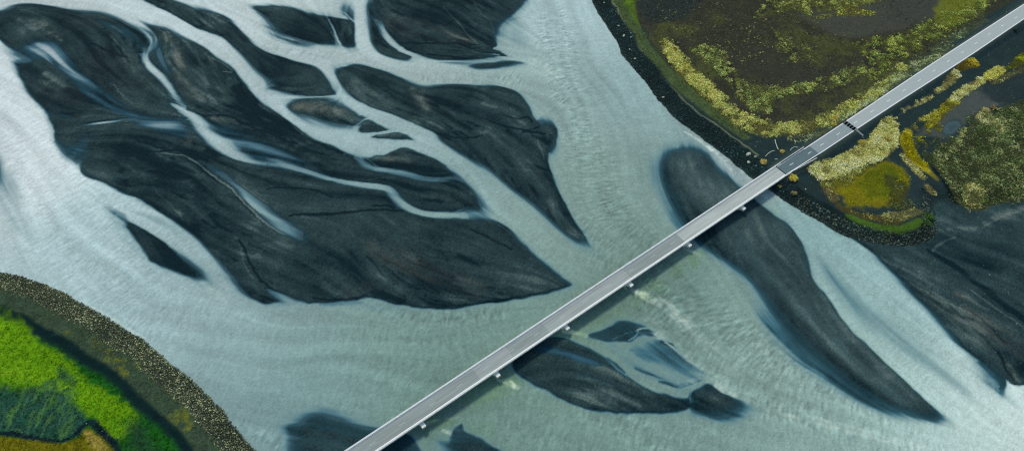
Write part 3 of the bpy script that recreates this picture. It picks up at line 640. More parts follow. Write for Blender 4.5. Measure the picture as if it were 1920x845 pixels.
grow([(1295,92),(1340,88),(1372,120),(1395,150),(1440,162),(1480,160),(1530,150),(1580,135),(1625,118),(1632,132),(1590,155),(1540,168),(1490,178),(1450,185),(1440,210),(1410,205),(1380,175),(1350,140),(1320,118)], (132,138,82), .7, .95, 12, .8, cluster=.45)
grow([(1448,62),(1470,60),(1500,80),(1540,100),(1535,112),(1500,108),(1490,118),(1465,100)], (124,128,78), .45, .85, 14, .9, cluster=.5)
grow([(1420,30),(1450,0),(1500,-20),(1640,-30),(1650,0),(1600,15),(1560,22),(1530,36),(1490,18),(1450,28)], (138,142,80), .55, .9, 12, .9, cluster=.45)
grow([(1522,30),(1560,14),(1600,12),(1640,25),(1600,30),(1560,28),(1530,38)], (150,150,70), .4, .8, 8, .6, cluster=.5)
grow([(1600,85),(1660,70),(1700,62),(1730,45),(1780,22),(1810,10),(1850,-30),(1900,-60),(1830,30),(1780,60),(1720,95),(1670,128),(1630,150),(1640,118)], (128,136,72), .7, .9, 14, .8, cluster=.5)
paint((104,112,30), rbm(zmask([(1752,20),(1770,0),(1800,-30),(1900,-80),(1900,-40),(1830,15),(1790,45),(1765,45)], LANDZ, 12, .75, .6)), .4)
for q in (0, 7, 14):
    paint((48,58,40), rbm(zline([(1560,248-q,2),(1640,196-q,2),(1700,152-q,2.5),(1760,108-q,2.5),(1850,42-q,2.5),(1960,-40-q,2.5)], LANDZ, .6)) * .5)
# roadside, north: dark gravel with pale scrub
rs = is_rb * (1 - sst(9, 13, rd + 2.0 * N_mid))
paint((34,52,54), rs, .3)
paint((52,66,62), is_rb * (1 - sst(5.4, 7.5, rd)) , .2)
grow([(1575,236),(1620,203),(1670,168),(1720,130),(1765,105),(1772,96),(1740,106),(1690,132),(1640,168),(1590,212)], (146,154,118), .8, .85, 10, .9, cluster=.5)
grow([(1480,255),(1530,250),(1570,240),(1600,214),(1580,232),(1540,256),(1490,266)], (124,132,100), .6, .8, 10, .9, cluster=.45)
grow([(1640,178),(1700,133),(1770,92),(1850,40),(1840,32),(1760,80),(1690,122),(1630,166)], (120,132,98), .25, .7, 7, .9, cluster=.4)
grow([(1536,263),(1600,221),(1680,165),(1776,102),(1768,88),(1675,146),(1592,203),(1530,250)], (122,132,94), .6, .75, 10, .9, cluster=.6)
# thickets south of the road
grow([(1519,318),(1530,306),(1556,297),(1580,288),(1606,275),(1624,262),(1634,250),(1648,236),(1662,222),(1678,224),(1685,240),(1686,258),(1676,278),(1655,298),(1625,308),(1598,318),(1566,332),(1540,336),(1526,330)], (196,190,118), 1.5, 1.25, 5, .35, 1, 3.0)
grow([(1540,336),(1566,332),(1600,320),(1630,308),(1600,340),(1570,352),(1550,348)], (122,122,68), .7, .8, 8, .5, 1, 3.0)
paint((112,108,10), rbm(zmask([(1560,352),(1590,332),(1625,318),(1660,306),(1690,318),(1702,345),(1690,375),(1660,390),(1620,390),(1585,378)], LANDZ, 18, .9, 1.1)), .45)
paint((70,86,14), rbm(zmask([(1610,345),(1650,315),(1680,318),(1690,345),(1670,375),(1630,372)], LANDZ, 16, .7, 1.0)), .45)
grow([(1560,352),(1590,335),(1690,315),(1702,345),(1690,378),(1640,394),(1585,380)], (120,118,20), .45, .5, 8, .5, .8, LANDZ, False)
grow([(1660,330),(1690,340),(1710,370),(1720,390),(1690,398),(1665,385),(1670,360)], (92,100,62), .5, .6, 8, .6)
grow([(1690,398),(1720,392),(1732,394),(1728,404),(1700,412),(1670,416),(1650,410),(1655,400)], (158,156,98), .7, .7, 6, .5)
grow([(1560,372),(1590,392),(1640,404),(1690,414),(1660,420),(1610,408),(1575,392)], (132,122,62), .45, .5, 6, .6)
grow([(1540,345),(1560,356),(1575,375),(1560,380),(1545,362)], (150,140,88), .5, .6, 6, .5)
paint((64,92,30), rbm(zline([(1590,404,10),(1640,424,14),(1690,428,16),(1730,415,14)], 2.8, .7)), .4)
# valley with the yellow stream, pond and scrub patch in the east
paint((36,52,54), rbm(zmask([(1690,300),(1705,290),(1725,330),(1770,375),(1800,392),(1750,400),(1700,380),(1705,340)], LANDZ, 10)), .3)
paint((70,78,74), rbm(zmask([(1712,262),(1740,235),(1770,210),(1800,180),(1830,165),(1870,150),(1960,110),(1960,150),(1870,200),(1830,212),(1800,240),(1770,258),(1738,252)], LANDZ, 12, .9, .2)), .15)
paint((30,44,48), rbm(zmask([(1830,165),(1880,140),(1960,100),(2100,40),(2100,200),(1960,190),(1900,196),(1860,190)], LANDZ, 16, .85, .4)), .35)
grow([(1648,225),(1668,214),(1690,204),(1715,190),(1740,180),(1752,178),(1740,190),(1712,203),(1690,214),(1672,226)], (188,182,118), .9, .9, 5, .4, cluster=1.5)
grow([(1752,168),(1765,160),(1778,140),(1790,132),(1800,142),(1790,155),(1770,170),(1758,176)], (182,176,112), .9, 1.0, 5, .4)
grow([(1790,128),(1806,118),(1822,112),(1836,118),(1834,126),(1818,128),(1800,134)], (160,140,50), .9, .9, 5, .4)
grow([(1778,186),(1790,176),(1808,160),(1830,150),(1845,146),(1842,158),(1820,172),(1800,186),(1785,192)], (192,186,116), 1.1, 1.1, 5, .35)
grow([(1845,140),(1860,130),(1880,126),(1884,134),(1868,146),(1850,150)], (178,168,84), 1.0, .9, 5, .4)
grow([(1736,235),(1750,218),(1766,196),(1780,188),(1800,190),(1796,198),(1776,208),(1760,224),(1745,240)], (156,150,44), .8, .8, 6, .5)
grow([(1695,245),(1710,234),(1735,216),(1760,205),(1770,208),(1745,228),(1720,248),(1705,255)], (172,164,74), .8, .7, 6, .6, cluster=1.)
grow([(1880,128),(1900,112),(1960,75),(2050,20),(2050,35),(1960,95),(1905,128)], (124,128,34), .6, .7, 6, .6)
grow([(1860,150),(1900,132),(1960,105),(1960,112),(1905,142),(1865,158)], (130,128,84), .3, .6, 6, .7, cluster=.6)
paint((150,142,8), rbm(zline([(1704,245,10,.8),(1700,262,18),(1706,280,20),(1720,300,18),(1738,318,12,.7),(1755,335,8,.3)], LANDZ, .8)), .5)
grow([(1695,250),(1710,255),(1714,270),(1722,290),(1738,310),(1728,312),(1708,296),(1696,275)], (160,150,20), .8, .6, 5, .5)
grow([(1716,262),(1740,240),(1758,232),(1762,245),(1750,262),(1735,276),(1722,276)], (136,134,28), .6, .6, 6, .8, cluster=.6)
grow([(1690,286),(1700,292),(1715,308),(1735,334),(1730,338),(1712,322),(1696,302)], (180,172,110), 1.0, .8, 4, .4)
grow([(1735,345),(1750,353),(1755,360),(1745,362),(1734,352)], (176,166,104), .8, .7, 4, .4)
EP = [(1745,298),(1760,280),(1778,262),(1800,250),(1812,240),(1830,222),(1832,212),(1850,215),(1875,200),(1930,190),(2080,150),(2080,300),(1930,362),(1880,378),(1840,392),(1815,392),(1790,366),(1770,340),(1755,318)]
paint((58,68,50), rbm(zmask(EP, 2.0, 8, .9, .3)), .5)
grow(EP, (116,122,84), .55, .75, 20, .8, .95, 2.0)
grow(EP, (76,90,52), .45, .8, 20, .8, .9, 2.0)
grow([(1830,215),(1845,206),(1870,222),(1890,240),(1880,256),(1855,240),(1835,226)], (170,166,112), .7, .8, 6, .6, cluster=1.)
grow([(1758,296),(1775,285),(1790,262),(1806,236),(1815,240),(1800,265),(1780,292),(1765,304)], (156,156,104), .7, .8, 6, .6, cluster=1.)
grow([(1812,370),(1808,350),(1830,345),(1850,360),(1845,382),(1825,388)], (168,160,100), .8, .8, 8, .6)
paint((14,28,30), rbm(zline([(1745,310,4),(1770,345,8),(1800,380,8),(1818,394,4)], 2.0, .8)), .2)
pond_m = zmask([(1767,240),(1775,232),(1788,226),(1798,228),(1800,236),(1790,246),(1776,250),(1768,247)], 2.0, 4)
ring = np.clip(zmask([(1762,240),(1775,228),(1790,221),(1803,225),(1805,238),(1792,250),(1775,256),(1763,250)], 2.0, 6) - pond_m, 0, 1)
paint((40,60,64), rbm(ring) * .6)
paint((64,84,88), rbm(pond_m), .08)
paint((46,66,70), rbm(zmask([(1775,239),(1785,233),(1794,233),(1792,240),(1780,245)], 2.0, 4, .5)), .05)
# flat of black sand, sparse specks
paint((110,120,112), is_flat * sst(2.6, 3.4, grain + .6 * N_mid) * .4)
paint((88,96,88), heath * sst(2.3, 3.0, grain + .7 * N_mid) * .6)
# far scattered tussocks on the heath
grow([(1250,20),(1300,60),(1380,60),(1440,40),(1480,60),(1440,110),(1370,110),(1320,90),(1260,70)], (138,136,84), .05, .7, 20, .5, .9, LANDZ, False)
grow([(1195,-20),(1230,60),(1300,100),(1450,130),(1560,140),(1600,100),(1480,-40)], (110,110,72), .05, .6, 20, .5, .9, LANDZ, False)

# --- left bank colours
paint((34,48,44), is_lb.astype(np.float32), .3)
paint((54,72,54), is_lb * sst(8, 10, il) * (1 - sst(16, 19, il)), .6)                     # gravel track on top
paint((96,104,40), is_lb * sst(8.5, 11, il) * (1 - sst(15, 18, il)) * sst(.35, .8, N_mid + .6 * N_fin), .3)
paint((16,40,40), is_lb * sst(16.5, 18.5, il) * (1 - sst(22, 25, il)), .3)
mea = is_lb * sst(20.5, 24.5, il + 1.2 * N_mid)
paint((26,88,22), mea, .4)
streak = 0.5 + 0.5 * np.clip(L_fine * .35 + .6 * N_fin, -1, 1)
VN = fbm(XF * 1.3, YF * .3, 77, 2.6, 3) * 2 - 1
bright = is_lb * zmask([(-40,575,20),(0,590,16),(40,612,16),(75,640,12),(100,665,14),(130,680,14),(165,715,12),(205,735,12),(245,770,14),(250,800,20),(215,815,20),(170,775,24),(120,765,40),(60,740,40),(0,725,40),(-60,720,30)], .8, 44, 1, .9)
paint((96,143,16), bright, .45)
paint((132,164,30), bright * sst(.1, .7, N_mid * .7 + N_fin * .5 + .2 * N_big) * .6, .3)
paint((44,104,16), bright * sst(.2, .8, -N_mid * .7 + N_fin * .4) * .7, .3)
paint((40,80,52), mea * zmask([(112,690),(125,698),(145,712),(140,722),(120,715)], .8, 14, .8, .5), .3)
blue = is_lb * zmask([(-40,735,20),(30,730,30),(60,725,30),(90,715,24),(125,725,24),(150,770,16),(162,785,8),(160,800,8),(135,822,6),(100,830,6),(60,818,6),(0,812,6),(-40,812,6)], .8, 30, 1, .9) * sst(-.75, .35, VN + .4 * sst(770, 800, 0 * XF) + .25)
paint((38,74,66), blue, .4)
paint((90,138,52), blue * sst(-.1, .6, VN) * .5, .3)
paint((24,58,58), blue * sst(.1, .6, -VN) * .7, .3)
paint((18,40,44), is_lb * zline([(-10,812,8),(40,815,10),(90,828,8),(130,824,5),(160,795,8),(175,790,12),(195,812,14),(215,835,12),(230,860,10)], .8, .7), .5)
ol = is_lb * zmask([(-40,822),(20,820),(60,824),(100,834),(140,826),(160,806),(175,806),(195,826),(215,850),(230,900),(-40,900)], .8, 6, 1, .3)
paint((104,102,18), ol, .45)
paint((150,138,62), is_lb * zmask([(158,812),(168,806),(182,818),(200,838),(190,850),(175,838)], .8, 6, .9, .4), .3)
paint((34,62,44), is_lb * zmask([(240,800),(260,790),(300,830),(330,870),(260,880)], .8, 30, .8, .4), .3)

# ------------------------------------------------------------------ material shared by the ground sheets
def ground_mat(name, rgh, bump_scale, bump_str, spec=0.25, amp=0.12, nscale=1.2, wetspec=False):
    m = bpy.data.materials.new(name); m.use_nodes = True
    nt = m.node_tree; b = nt.nodes['Principled BSDF']
    at = nt.nodes.new('ShaderNodeVertexColor'); at.layer_name = 'Col'
    tc = nt.nodes.new('ShaderNodeTexCoord')
    n1 = nt.nodes.new('ShaderNodeTexNoise'); n1.inputs['Scale'].default_value = nscale; n1.inputs['Detail'].default_value = 5; n1.inputs['Roughness'].default_value = .7
    nt.links.new(tc.outputs['Object'], n1.inputs['Vector'])
    mr = nt.nodes.new('ShaderNodeMapRange'); mr.inputs['From Min'].default_value = .25; mr.inputs['From Max'].default_value = .75
    mr.inputs['To Min'].default_value = 1 - amp; mr.inputs['To Max'].default_value = 1 + amp
    nt.links.new(n1.outputs['Fac'], mr.inputs['Value'])
    mx = nt.nodes.new('ShaderNodeVectorMath'); mx.operation = 'SCALE'
    nt.links.new(at.outputs['Color'], mx.inputs[0]); nt.links.new(mr.outputs['Result'], mx.inputs['Scale'])
    nt.links.new(mx.outputs['Vector'], b.inputs['Base Color'])
    b.inputs['Roughness'].default_value = rgh; b.inputs['Specular IOR Level'].default_value = spec
    n2 = nt.nodes.new('ShaderNodeTexNoise'); n2.inputs['Scale'].default_value = bump_scale; n2.inputs['Detail'].default_value = 4
    nt.links.new(tc.outputs['Object'], n2.inputs['Vector'])
    bp = nt.nodes.new('ShaderNodeBump'); bp.inputs['Strength'].default_value = bump_str; bp.inputs['Distance'].default_value = .25
    nt.links.new(n2.outputs['Fac'], bp.inputs['Height']); nt.links.new(bp.outputs['Normal'], b.inputs['Normal'])
    return m
M_WATER = ground_mat('silty_water', .5, 1.1, .35, .05, .05, .9)
M_SAND = ground_mat('black_sand', .85, 1.6, .5, .04, .16, 1.4)
M_LAND = ground_mat('heath_soil', .95, 1.4, .8, .05, .2, 1.1)
M_GRASS = ground_mat('meadow_grass', .95, 1.6, 1.0, .05, .24, 1.3)

def colour_mat(name, rgh=.8, spec=.1, amp=.15, nscale=2.0):
    return ground_mat(name, rgh, 3.0, .3, spec, amp, nscale)

# ------------------------------------------------------------------ split the grid into sheets
ida = np.arange(NX * NY, dtype=np.int32).reshape(NY, NX)
Q = np.stack([ida[:-1, :-1], ida[:-1, 1:], ida[1:, 1:], ida[1:, :-1]], -1)
def face(a): return a[:-1, :-1] + a[1:, 1:] > 0 if a.dtype == bool else (a[:-1, :-1] + a[:-1, 1:] + a[1:, :-1] + a[1:, 1:]) * .25
f_rb, f_lb, f_fl = is_rb[:-1, :-1], is_lb[:-1, :-1], is_flat[:-1, :-1]
fd = face(depth)
f_sand = (fd < 0.05) & ~f_rb & ~f_lb & ~(f_fl & (fd < .05))
f_flat = f_fl & (fd < .05) & ~f_rb
# connected bars: union of row runs
lab = np.zeros(f_sand.shape, np.int32); parent = [0]
def find(a):
    while parent[a] != a:
        parent[a] = parent[parent[a]]; a = parent[a]
    return a
prev = []
for j in range(f_sand.shape[0]):
    r = np.flatnonzero(np.diff(np.concatenate(([0], f_sand[j].view(np.int8), [0]))))
    cur = []; pi = 0
    for s, e in zip(r[::2], r[1::2]):
        l = 0
        while pi < len(prev) and prev[pi][1] <= s: pi += 1
        k = pi
        while k < len(prev) and prev[k][0] < e:
            q = find(prev[k][2])
            if l == 0: l = q
            elif q != l: parent[q] = l
            k += 1
        if l == 0:
            parent.append(len(parent)); l = len(parent) - 1
        cur.append((s, e, l)); lab[j, s:e] = l
    prev = cur
root = np.array([find(i) for i in range(len(parent))], np.int32)
lab = root[lab]
cnt = np.bincount(lab.ravel(), minlength=len(parent)); cnt[0] = 0

VCO = np.stack([XF, YF, HGT], -1).reshape(-1, 3).astype(np.float32)
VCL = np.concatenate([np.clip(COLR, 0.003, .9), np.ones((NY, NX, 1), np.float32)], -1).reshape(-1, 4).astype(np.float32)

def np_mesh(name, co, faces, col=None, mat=None, smooth=True, parent=None):
    me = bpy.data.meshes.new(name)
    n, k = faces.shape
    me.vertices.add(len(co)); me.vertices.foreach_set('co', np.ascontiguousarray(co, np.float32).ravel())
    me.loops.add(n * k); me.loops.foreach_set('vertex_index', np.ascontiguousarray(faces, np.int32).ravel())
    me.polygons.add(n); me.polygons.foreach_set('loop_start', np.arange(0, n * k, k, dtype=np.int32))
    me.polygons.foreach_set('use_smooth', np.full(n, smooth))
    if col is not None:
        a = me.color_attributes.new('Col', 'FLOAT_COLOR', 'POINT'); a.data.foreach_set('color', np.ascontiguousarray(col, np.float32).ravel())
    me.update(calc_edges=True); me.validate()
    if mat: me.materials.append(mat)
    o = bpy.data.objects.new(name, me); COL.objects.link(o)
    if parent: o.parent = parent
    return o

def sheet(name, fm, mat):
    q = Q[fm]
    u, inv = np.unique(q.ravel(), return_inverse=True)
    return np_mesh(name, VCO[u], inv.reshape(-1, 4), VCL[u], mat)

river_m = ~f_sand & ~f_rb & ~f_lb & ~f_flat
small = f_sand & (cnt[lab] < 260)
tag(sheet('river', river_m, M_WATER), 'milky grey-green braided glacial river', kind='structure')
tag(sheet('ground', f_rb, M_LAND), 'dark heath with grass bands on the far bank around the road', kind='structure')
tag(sheet('meadow', f_lb, M_GRASS), 'bright green meadow behind the stone embankment at the bottom left', kind='structure')
tag(sheet('sand_flat', f_flat, M_SAND), 'black sand flat below the end of the embankment on the right bank', kind='structure')
if small.any(): tag(sheet('shoals', small, M_SAND), 'scattered black shoals just breaking the milky water', kind='structure')
SEEDS = [((620,500),'largest black sandbar, its southern point just above the bridge'), ((120,150),'brown and blue wet sandbar at the top left with pale silt wash'), ((560,150),'narrow charcoal sandbar between the two northern channels'),
         ((560,50),'black lens shaped sandbar with a thin milky crack near the top'), ((800,50),'large grey sandbar at the top edge with a straight dark ledge'), ((730,100),'small curved blade of dark sand beside the vertical channel'),
         ((850,220),'broad dark sandbar tapering to a sharp point above the bridge'), ((420,180),'very dark sandbar with a brown streak beside the pale diagonal channel'), ((600,205),'oval brown islet in the middle of the braids'),
         ((780,310),'ridged dark islet between two thin braids'), ((840,370),'smooth oval islet above the bright milky channel'), ((310,480),'slim black lens sandbar alone in the left river'),
         ((1450,480),'long smooth black sandbar passing under the bridge near its road end'), ((1150,740),'half moon black sandbar just below the middle of the bridge'), ((640,820),'dark submerged sandbar under the bridge at the bottom edge'),
         ((880,840),'jagged dark shoal at the bottom edge below the bridge'), ((1330,745),'small triangular sand patch at the tip of the half moon sandbar'), ((650,360),'dark sand strip between two thin channels'),
         ((705,238),'tiny rounded islet between the thread channels'), ((735,257),'thin sliver of sand between the thread channels'), ((930,125),'long thin wisp of sand by the channel mouth at the top')]
used = {}
for (px, py), text in SEEDS:
    x, y, _ = W(px, py); i, j = int((x - X0) / DX), int((y - Y0) / DX)
    if 0 <= i < NX - 1 and 0 <= j < NY - 1:
        l = int(lab[j, i])
        if l == 0:
            w_ = lab[max(0, j - 8):j + 9, max(0, i - 8):i + 9]; w_ = w_[w_ > 0]
            if len(w_): l = int(np.bincount(w_).argmax())
        if l and l not in used: used[l] = text
for l in np.flatnonzero(cnt >= 260):
    o = sheet('sandbar', lab == l, M_SAND)
    tag(o, used.get(int(l), 'small low patch of black sand in the braided channels'), None, 'black sandbars in the river', 'structure')

# far plain that carries on to the horizon
pl = np_mesh('outwash_plain', np.array([(-9000,-9000,-1.8),(9000,-9000,-1.8),(9000,9000,-1.8),(-9000,9000,-1.8)], np.float32), np.array([[0,1,2,3]]), np.tile(np.append(alb((44,58,58)), 1), (4, 1)), M_SAND, False)
tag(pl, 'black outwash plain reaching to the horizon', kind='structure')

def hgt(x, y):
    i = np.clip(((np.asarray(x) - X0) / DX).astype(int), 0, NX - 1); j = np.clip(((np.asarray(y) - Y0) / DX).astype(int), 0, NY - 1)
    return HGT[j, i]

# ------------------------------------------------------------------ scattered vegetation
M_LEAF = colour_mat('shrub_leaves', .85, .08, .18, 3.0)
def tufts(name, pos, size, col, leaves=22, seed=1, flat=.75, leaf=.30, lean=.5):
    r = np.random.default_rng(seed); n = len(pos)
    th = r.random((n, leaves)) * 6.283; u = r.random((n, leaves)) ** .5; h = r.random((n, leaves))
    rad = u * np.sqrt(1 - .75 * h * h)
    c = np.stack([np.cos(th) * rad, np.sin(th) * rad, h * flat], -1) * size[:, None, None]
    c += (r.random((n, leaves, 3)) - .5) * .25 * size[:, None, None]
    d1 = r.standard_normal((n, leaves, 3)); d1[..., 2] += .3; d1 /= np.linalg.norm(d1, axis=-1, keepdims=True)
    d2 = np.cross(d1, r.standard_normal((n, leaves, 3))); d2 /= np.linalg.norm(d2, axis=-1, keepdims=True) + 1e-6
    s = (leaf * (.6 + .8 * r.random((n, leaves))))[..., None] * size[:, None, None]
    P = pos[:, None, :] + c
    P[..., 2] = np.maximum(P[..., 2], pos[:, None, 2] + .02)
    v = np.stack([P - d1 * s, P - d2 * s * lean, P + d1 * s, P + d2 * s * lean], 2).reshape(-1, 3)
    f = np.arange(n * leaves * 4).reshape(-1, 4)
    cc = col[:, None, :] * (.55 + .6 * h[..., None] + .35 * (r.random((n, leaves, 1)) - .5))  # leaves darken towards the base: shade inside the tuft put into the colour
    cc = np.repeat(cc.reshape(-1, 3), 4, axis=0)
    return np_mesh(name, v, f, np.concatenate([np.clip(cc, .003, .8), np.ones((len(cc), 1))], -1), M_LEAF, False)

def scatter(m, dens, seed):
    r = np.random.default_rng(seed)
    p = m * dens * DX * DX
    hit = r.random(m.shape) < p
    j, i = np.nonzero(hit)
    x = X0 + (i + r.random(len(i))) * DX; y = Y0 + (j + r.random(len(j))) * DX
    return x, y
veg_named = [(1, 'willow_thicket', 'pale yellow willow band curving along the inside of the far embankment'), ]
allp, alls, allc = [], [], []
big_p = {}
for k, (m, col, dens, size) in enumerate(thickets):
    x, y = scatter(m * (rd > 5.0), dens * 2.8, 100 + k)
    if not len(x): continue
    cl = fbm(x, y, 200 + k, 5.0, 3) * 2 - 1
    s = .74 * size * (1 + .55 * np.clip(cl * 1.8, -.9, 1)) * (.5 + .9 * np.random.default_rng(k).random(len(x)) ** 1.5)
    c = 1.75 * alb(col)[None, :] * [1, 1.03, .95] * (1 + .45 * np.clip(cl * 2, -1, 1))[:, None] * (.6 + .8 * np.random.default_rng(k + 50).random((len(x), 1))) * (1 + .4 * (np.random.default_rng(k + 70).random((len(x), 3)) - .5) * [1, .4, 1.2])
    big_p[k] = (np.stack([x, y, hgt(x, y)], -1), s, c)
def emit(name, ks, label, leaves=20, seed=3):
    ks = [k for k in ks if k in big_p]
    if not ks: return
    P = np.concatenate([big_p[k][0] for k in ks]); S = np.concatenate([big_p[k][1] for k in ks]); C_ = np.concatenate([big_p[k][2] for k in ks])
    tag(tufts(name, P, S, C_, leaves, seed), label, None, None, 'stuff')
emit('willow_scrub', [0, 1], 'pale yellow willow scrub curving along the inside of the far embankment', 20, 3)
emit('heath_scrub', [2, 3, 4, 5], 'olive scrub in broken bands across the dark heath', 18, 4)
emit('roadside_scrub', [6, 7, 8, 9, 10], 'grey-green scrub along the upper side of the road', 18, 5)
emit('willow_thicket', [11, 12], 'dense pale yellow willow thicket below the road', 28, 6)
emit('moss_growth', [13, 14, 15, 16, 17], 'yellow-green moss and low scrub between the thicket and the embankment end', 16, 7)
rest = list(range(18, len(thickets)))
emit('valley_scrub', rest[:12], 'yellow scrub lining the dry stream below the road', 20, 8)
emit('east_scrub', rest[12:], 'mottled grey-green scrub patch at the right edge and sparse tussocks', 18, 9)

grow([(160,640),(176,634),(196,642),(214,664),(222,672),(200,668),(182,656)], (176,156,28), .5, .5, 4, .6, 1, 2.8, False, .6)
m_, c_, d_, z_ = thickets.pop(); x_, y_ = scatter(m_, d_ * 2, 555)
tag(tufts('yellow_flowers', np.stack([x_, y_, hgt(x_, y_)], -1), np.full(len(x_), .4), np.tile(alb(c_) * 1.3, (len(x_), 1)), 12, 556), 'patch of bright yellow flowers on the track behind the left embankment', None, None, 'stuff')
def grass(name, m, dens, size, label, seed, gain=1.25, leaves=9):
    x, y = scatter(m, dens, seed); r = np.random.default_rng(seed)
    i = ((x - X0) / DX).astype(int); j = ((y - Y0) / DX).astype(int)
    c = COLR[j, i] * gain * (.65 + .75 * r.random((len(x), 1))) * (1 + .25 * (r.random((len(x), 3)) - .5))
    tag(tufts(name, np.stack([x, y, hgt(x, y)], -1), size * (.5 + r.random(len(x))), c, leaves, seed, .8, .42, .3), label, None, None, 'stuff')
grass('grass', mea, 1.1, .55, 'bright green and blue-green meadow grass at the bottom left', 500)
grass('moorland_tussocks', heath * np.clip(.2 + N_mid + .5 * N_fin, 0, 1), .8, .5, 'dark olive tussocks all over the heath on the far bank', 501, 1.5)
grass('track_weeds', is_lb * sst(8.5, 11, il) * (1 - sst(16, 18, il)) * np.clip(.15 + N_mid + .6 * N_fin, 0, 1), 2.2, .35, 'low weeds along the track behind the left embankment', 503, 1.7)
sw_ = is_lb * sst(1, 3, il) * (1 - sst(9, 11, il)) * np.clip(N_mid + .5 * N_fin, 0, 1)
paint((104,108,36), np.clip(sw_ * 3, 0, 1), .4)
grass('stone_weeds', sw_, 1.0, .3, 'sparse yellow-green weeds between the stones of the left embankment', 504, 1.0)
grass('bank_grass', np.clip(strip, 0, 1) * is_rb, .8, .4, 'short green grass along the crest of the far embankment', 502)

# single bushes one can pick out
M_BUSH = colour_mat('bush_leaves', .85, .08, .2, 3.0)
def bush(px, py, rad, col, label, seed, tall=.9, cat='bush', group='single bushes near the bridge'):
    x, y, _ = W(px, py, LANDZ)
    z = float(hgt(x, y))
    r = np.random.default_rng(seed)
    n = max(6, int(14 * rad))
    a = r.random(n) * 6.283; q = np.sqrt(r.random(n)) * rad * .8
    P = np.stack([x + np.cos(a) * q, y + np.sin(a) * q, np.full(n, z)], -1)
    P[:, 2] = z + .02 + (1 - (q / rad) ** 2) * rad * .35 * tall
    S = (.55 + .4 * r.random(n)) * (.5 + .28 * rad)
    C_ = 1.4 * alb(col)[None] * (.75 + .5 * r.random((n, 1))) * (1 + .2 * (r.random((n, 3)) - .5))
    o = tufts('bush', P, S, C_, 34, seed, .9, .24)
    me = o.data
    co = np.empty(len(me.vertices) * 3, np.float32); me.vertices.foreach_get('co', co); co = co.reshape(-1, 3) - [x, y, z]
    me.vertices.foreach_set('co', co.astype(np.float32).ravel()); o.location = (x, y, z)
    st = np_mesh('stem', np.array([(-.06,-.06,-.2),(.06,-.06,-.2),(.06,.06,-.2),(-.06,.06,-.2),(-.03,-.03,.5),(.03,-.03,.5),(.03,.03,.5),(-.03,.03,.5)]) * rad * .8,
                 np.array([[0,1,5,4],[1,2,6,5],[2,3,7,6],[3,0,4,7],[4,5,6,7]]), None, M_STEM, False, o)
    return tag(o, label, cat, group)
M_STEM = bpy.data.materials.new('brown_wood'); M_STEM.use_nodes = True
M_STEM.node_tree.nodes['Principled BSDF'].inputs['Base Color'].default_value = (.05, .035, .02, 1)
bush(1486, 337, 2.7, (206,184,84), 'round golden bush hard against the lower side of the bridge end', 1)
bush(1431, 306, 2.1, (190,176,106), 'pale yellow bush on the stony slope above the bridge end', 2)
bush(1467, 285, 1.5, (172,164,84), 'flat yellow bush between the guardrail and the twiggy debris', 3, .5)
bush(1461, 349, 1.0, (170,152,70), 'small ochre bush just under the lower edge of the bridge end', 4)
bush(1489, 361, 1.7, (140,140,96), 'grey-green bush on the rocks below the golden bush', 5)
bush(1741, 405, 2.9, (66,98,42), 'leafy green bush on the rounded tip of the stone embankment', 6)
bush(1739, 418, 2.0, (60,88,42), 'darker green bush on the embankment tip, nearer the armour stones than the leafy one', 7)
bush(1901, 60, 1.3, (40,58,46), 'small dark bush alone on the bare verge at the right end of the road', 8)
bush(1848, 207, 2.4, (176,170,112), 'pale round bush at the top corner of the right-hand scrub patch', 9)
bush(1861, 202, 1.8, (150,128,92), 'reddish brown bush beside the pale corner bush of the scrub patch', 10)
bush(1561, 238, 1.8, (176,166,78), 'golden bush on the upper verge just left of the dark road patch', 11)
bush(1564, 222, 2.2, (190,168,84), 'orange-yellow bush in the upper verge scrub nearest the dark road patch', 12)
bush(1615, 268, 2.4, (170,160,80), 'yellow bush at the end of the short pale rail beside the road', 13)

# ------------------------------------------------------------------ stones
M_STONE = colour_mat('basalt_stone', .85, .2, .25, 1.7)
IV = []
ph = (1 + 5 ** .5) / 2
for a, b in ((1, ph), (-1, ph), (1, -ph), (-1, -ph)): IV += [(0, a, b), (a, b, 0), (b, 0, a)]
IV = np.array(IV, float); IV /= np.linalg.norm(IV[0])
import itertools as it_
el = min(np.linalg.norm(IV[0] - IV[k]) for k in range(1, 12))
IFC = []
for a, b, c in it_.combinations(range(12), 3):
    if all(abs(np.linalg.norm(IV[p] - IV[q]) - el) < .01 for p, q in ((a, b), (b, c), (a, c))):
        if np.dot(np.cross(IV[b] - IV[a], IV[c] - IV[a]), IV[a]) < 0: b, c = c, b
        IFC.append((a, b, c))
IFC = np.array(IFC)
def stones(name, P, S, C_, seed):
    r = np.random.default_rng(seed); n = len(P)
    v = IV[None] * (.7 + .6 * r.random((n, 12, 1))) * (.7 + .5 * r.random((n, 1, 3)))
    a = r.random(n) * 6.283; ca, sa = np.cos(a)[:, None], np.sin(a)[:, None]
    v = np.stack([v[..., 0] * ca - v[..., 1] * sa, v[..., 0] * sa + v[..., 1] * ca, v[..., 2] * .75], -1)
    v = v * S[:, None, None] + P[:, None, :]
    f = (IFC[None] + (np.arange(n) * 12)[:, None, None]).reshape(-1, 3)
    c = np.repeat(C_, 12, axis=0)
    return np_mesh(name, v.reshape(-1, 3), f, np.concatenate([np.clip(c, .003, .8), np.ones((len(c), 1))], -1), M_STONE, False)
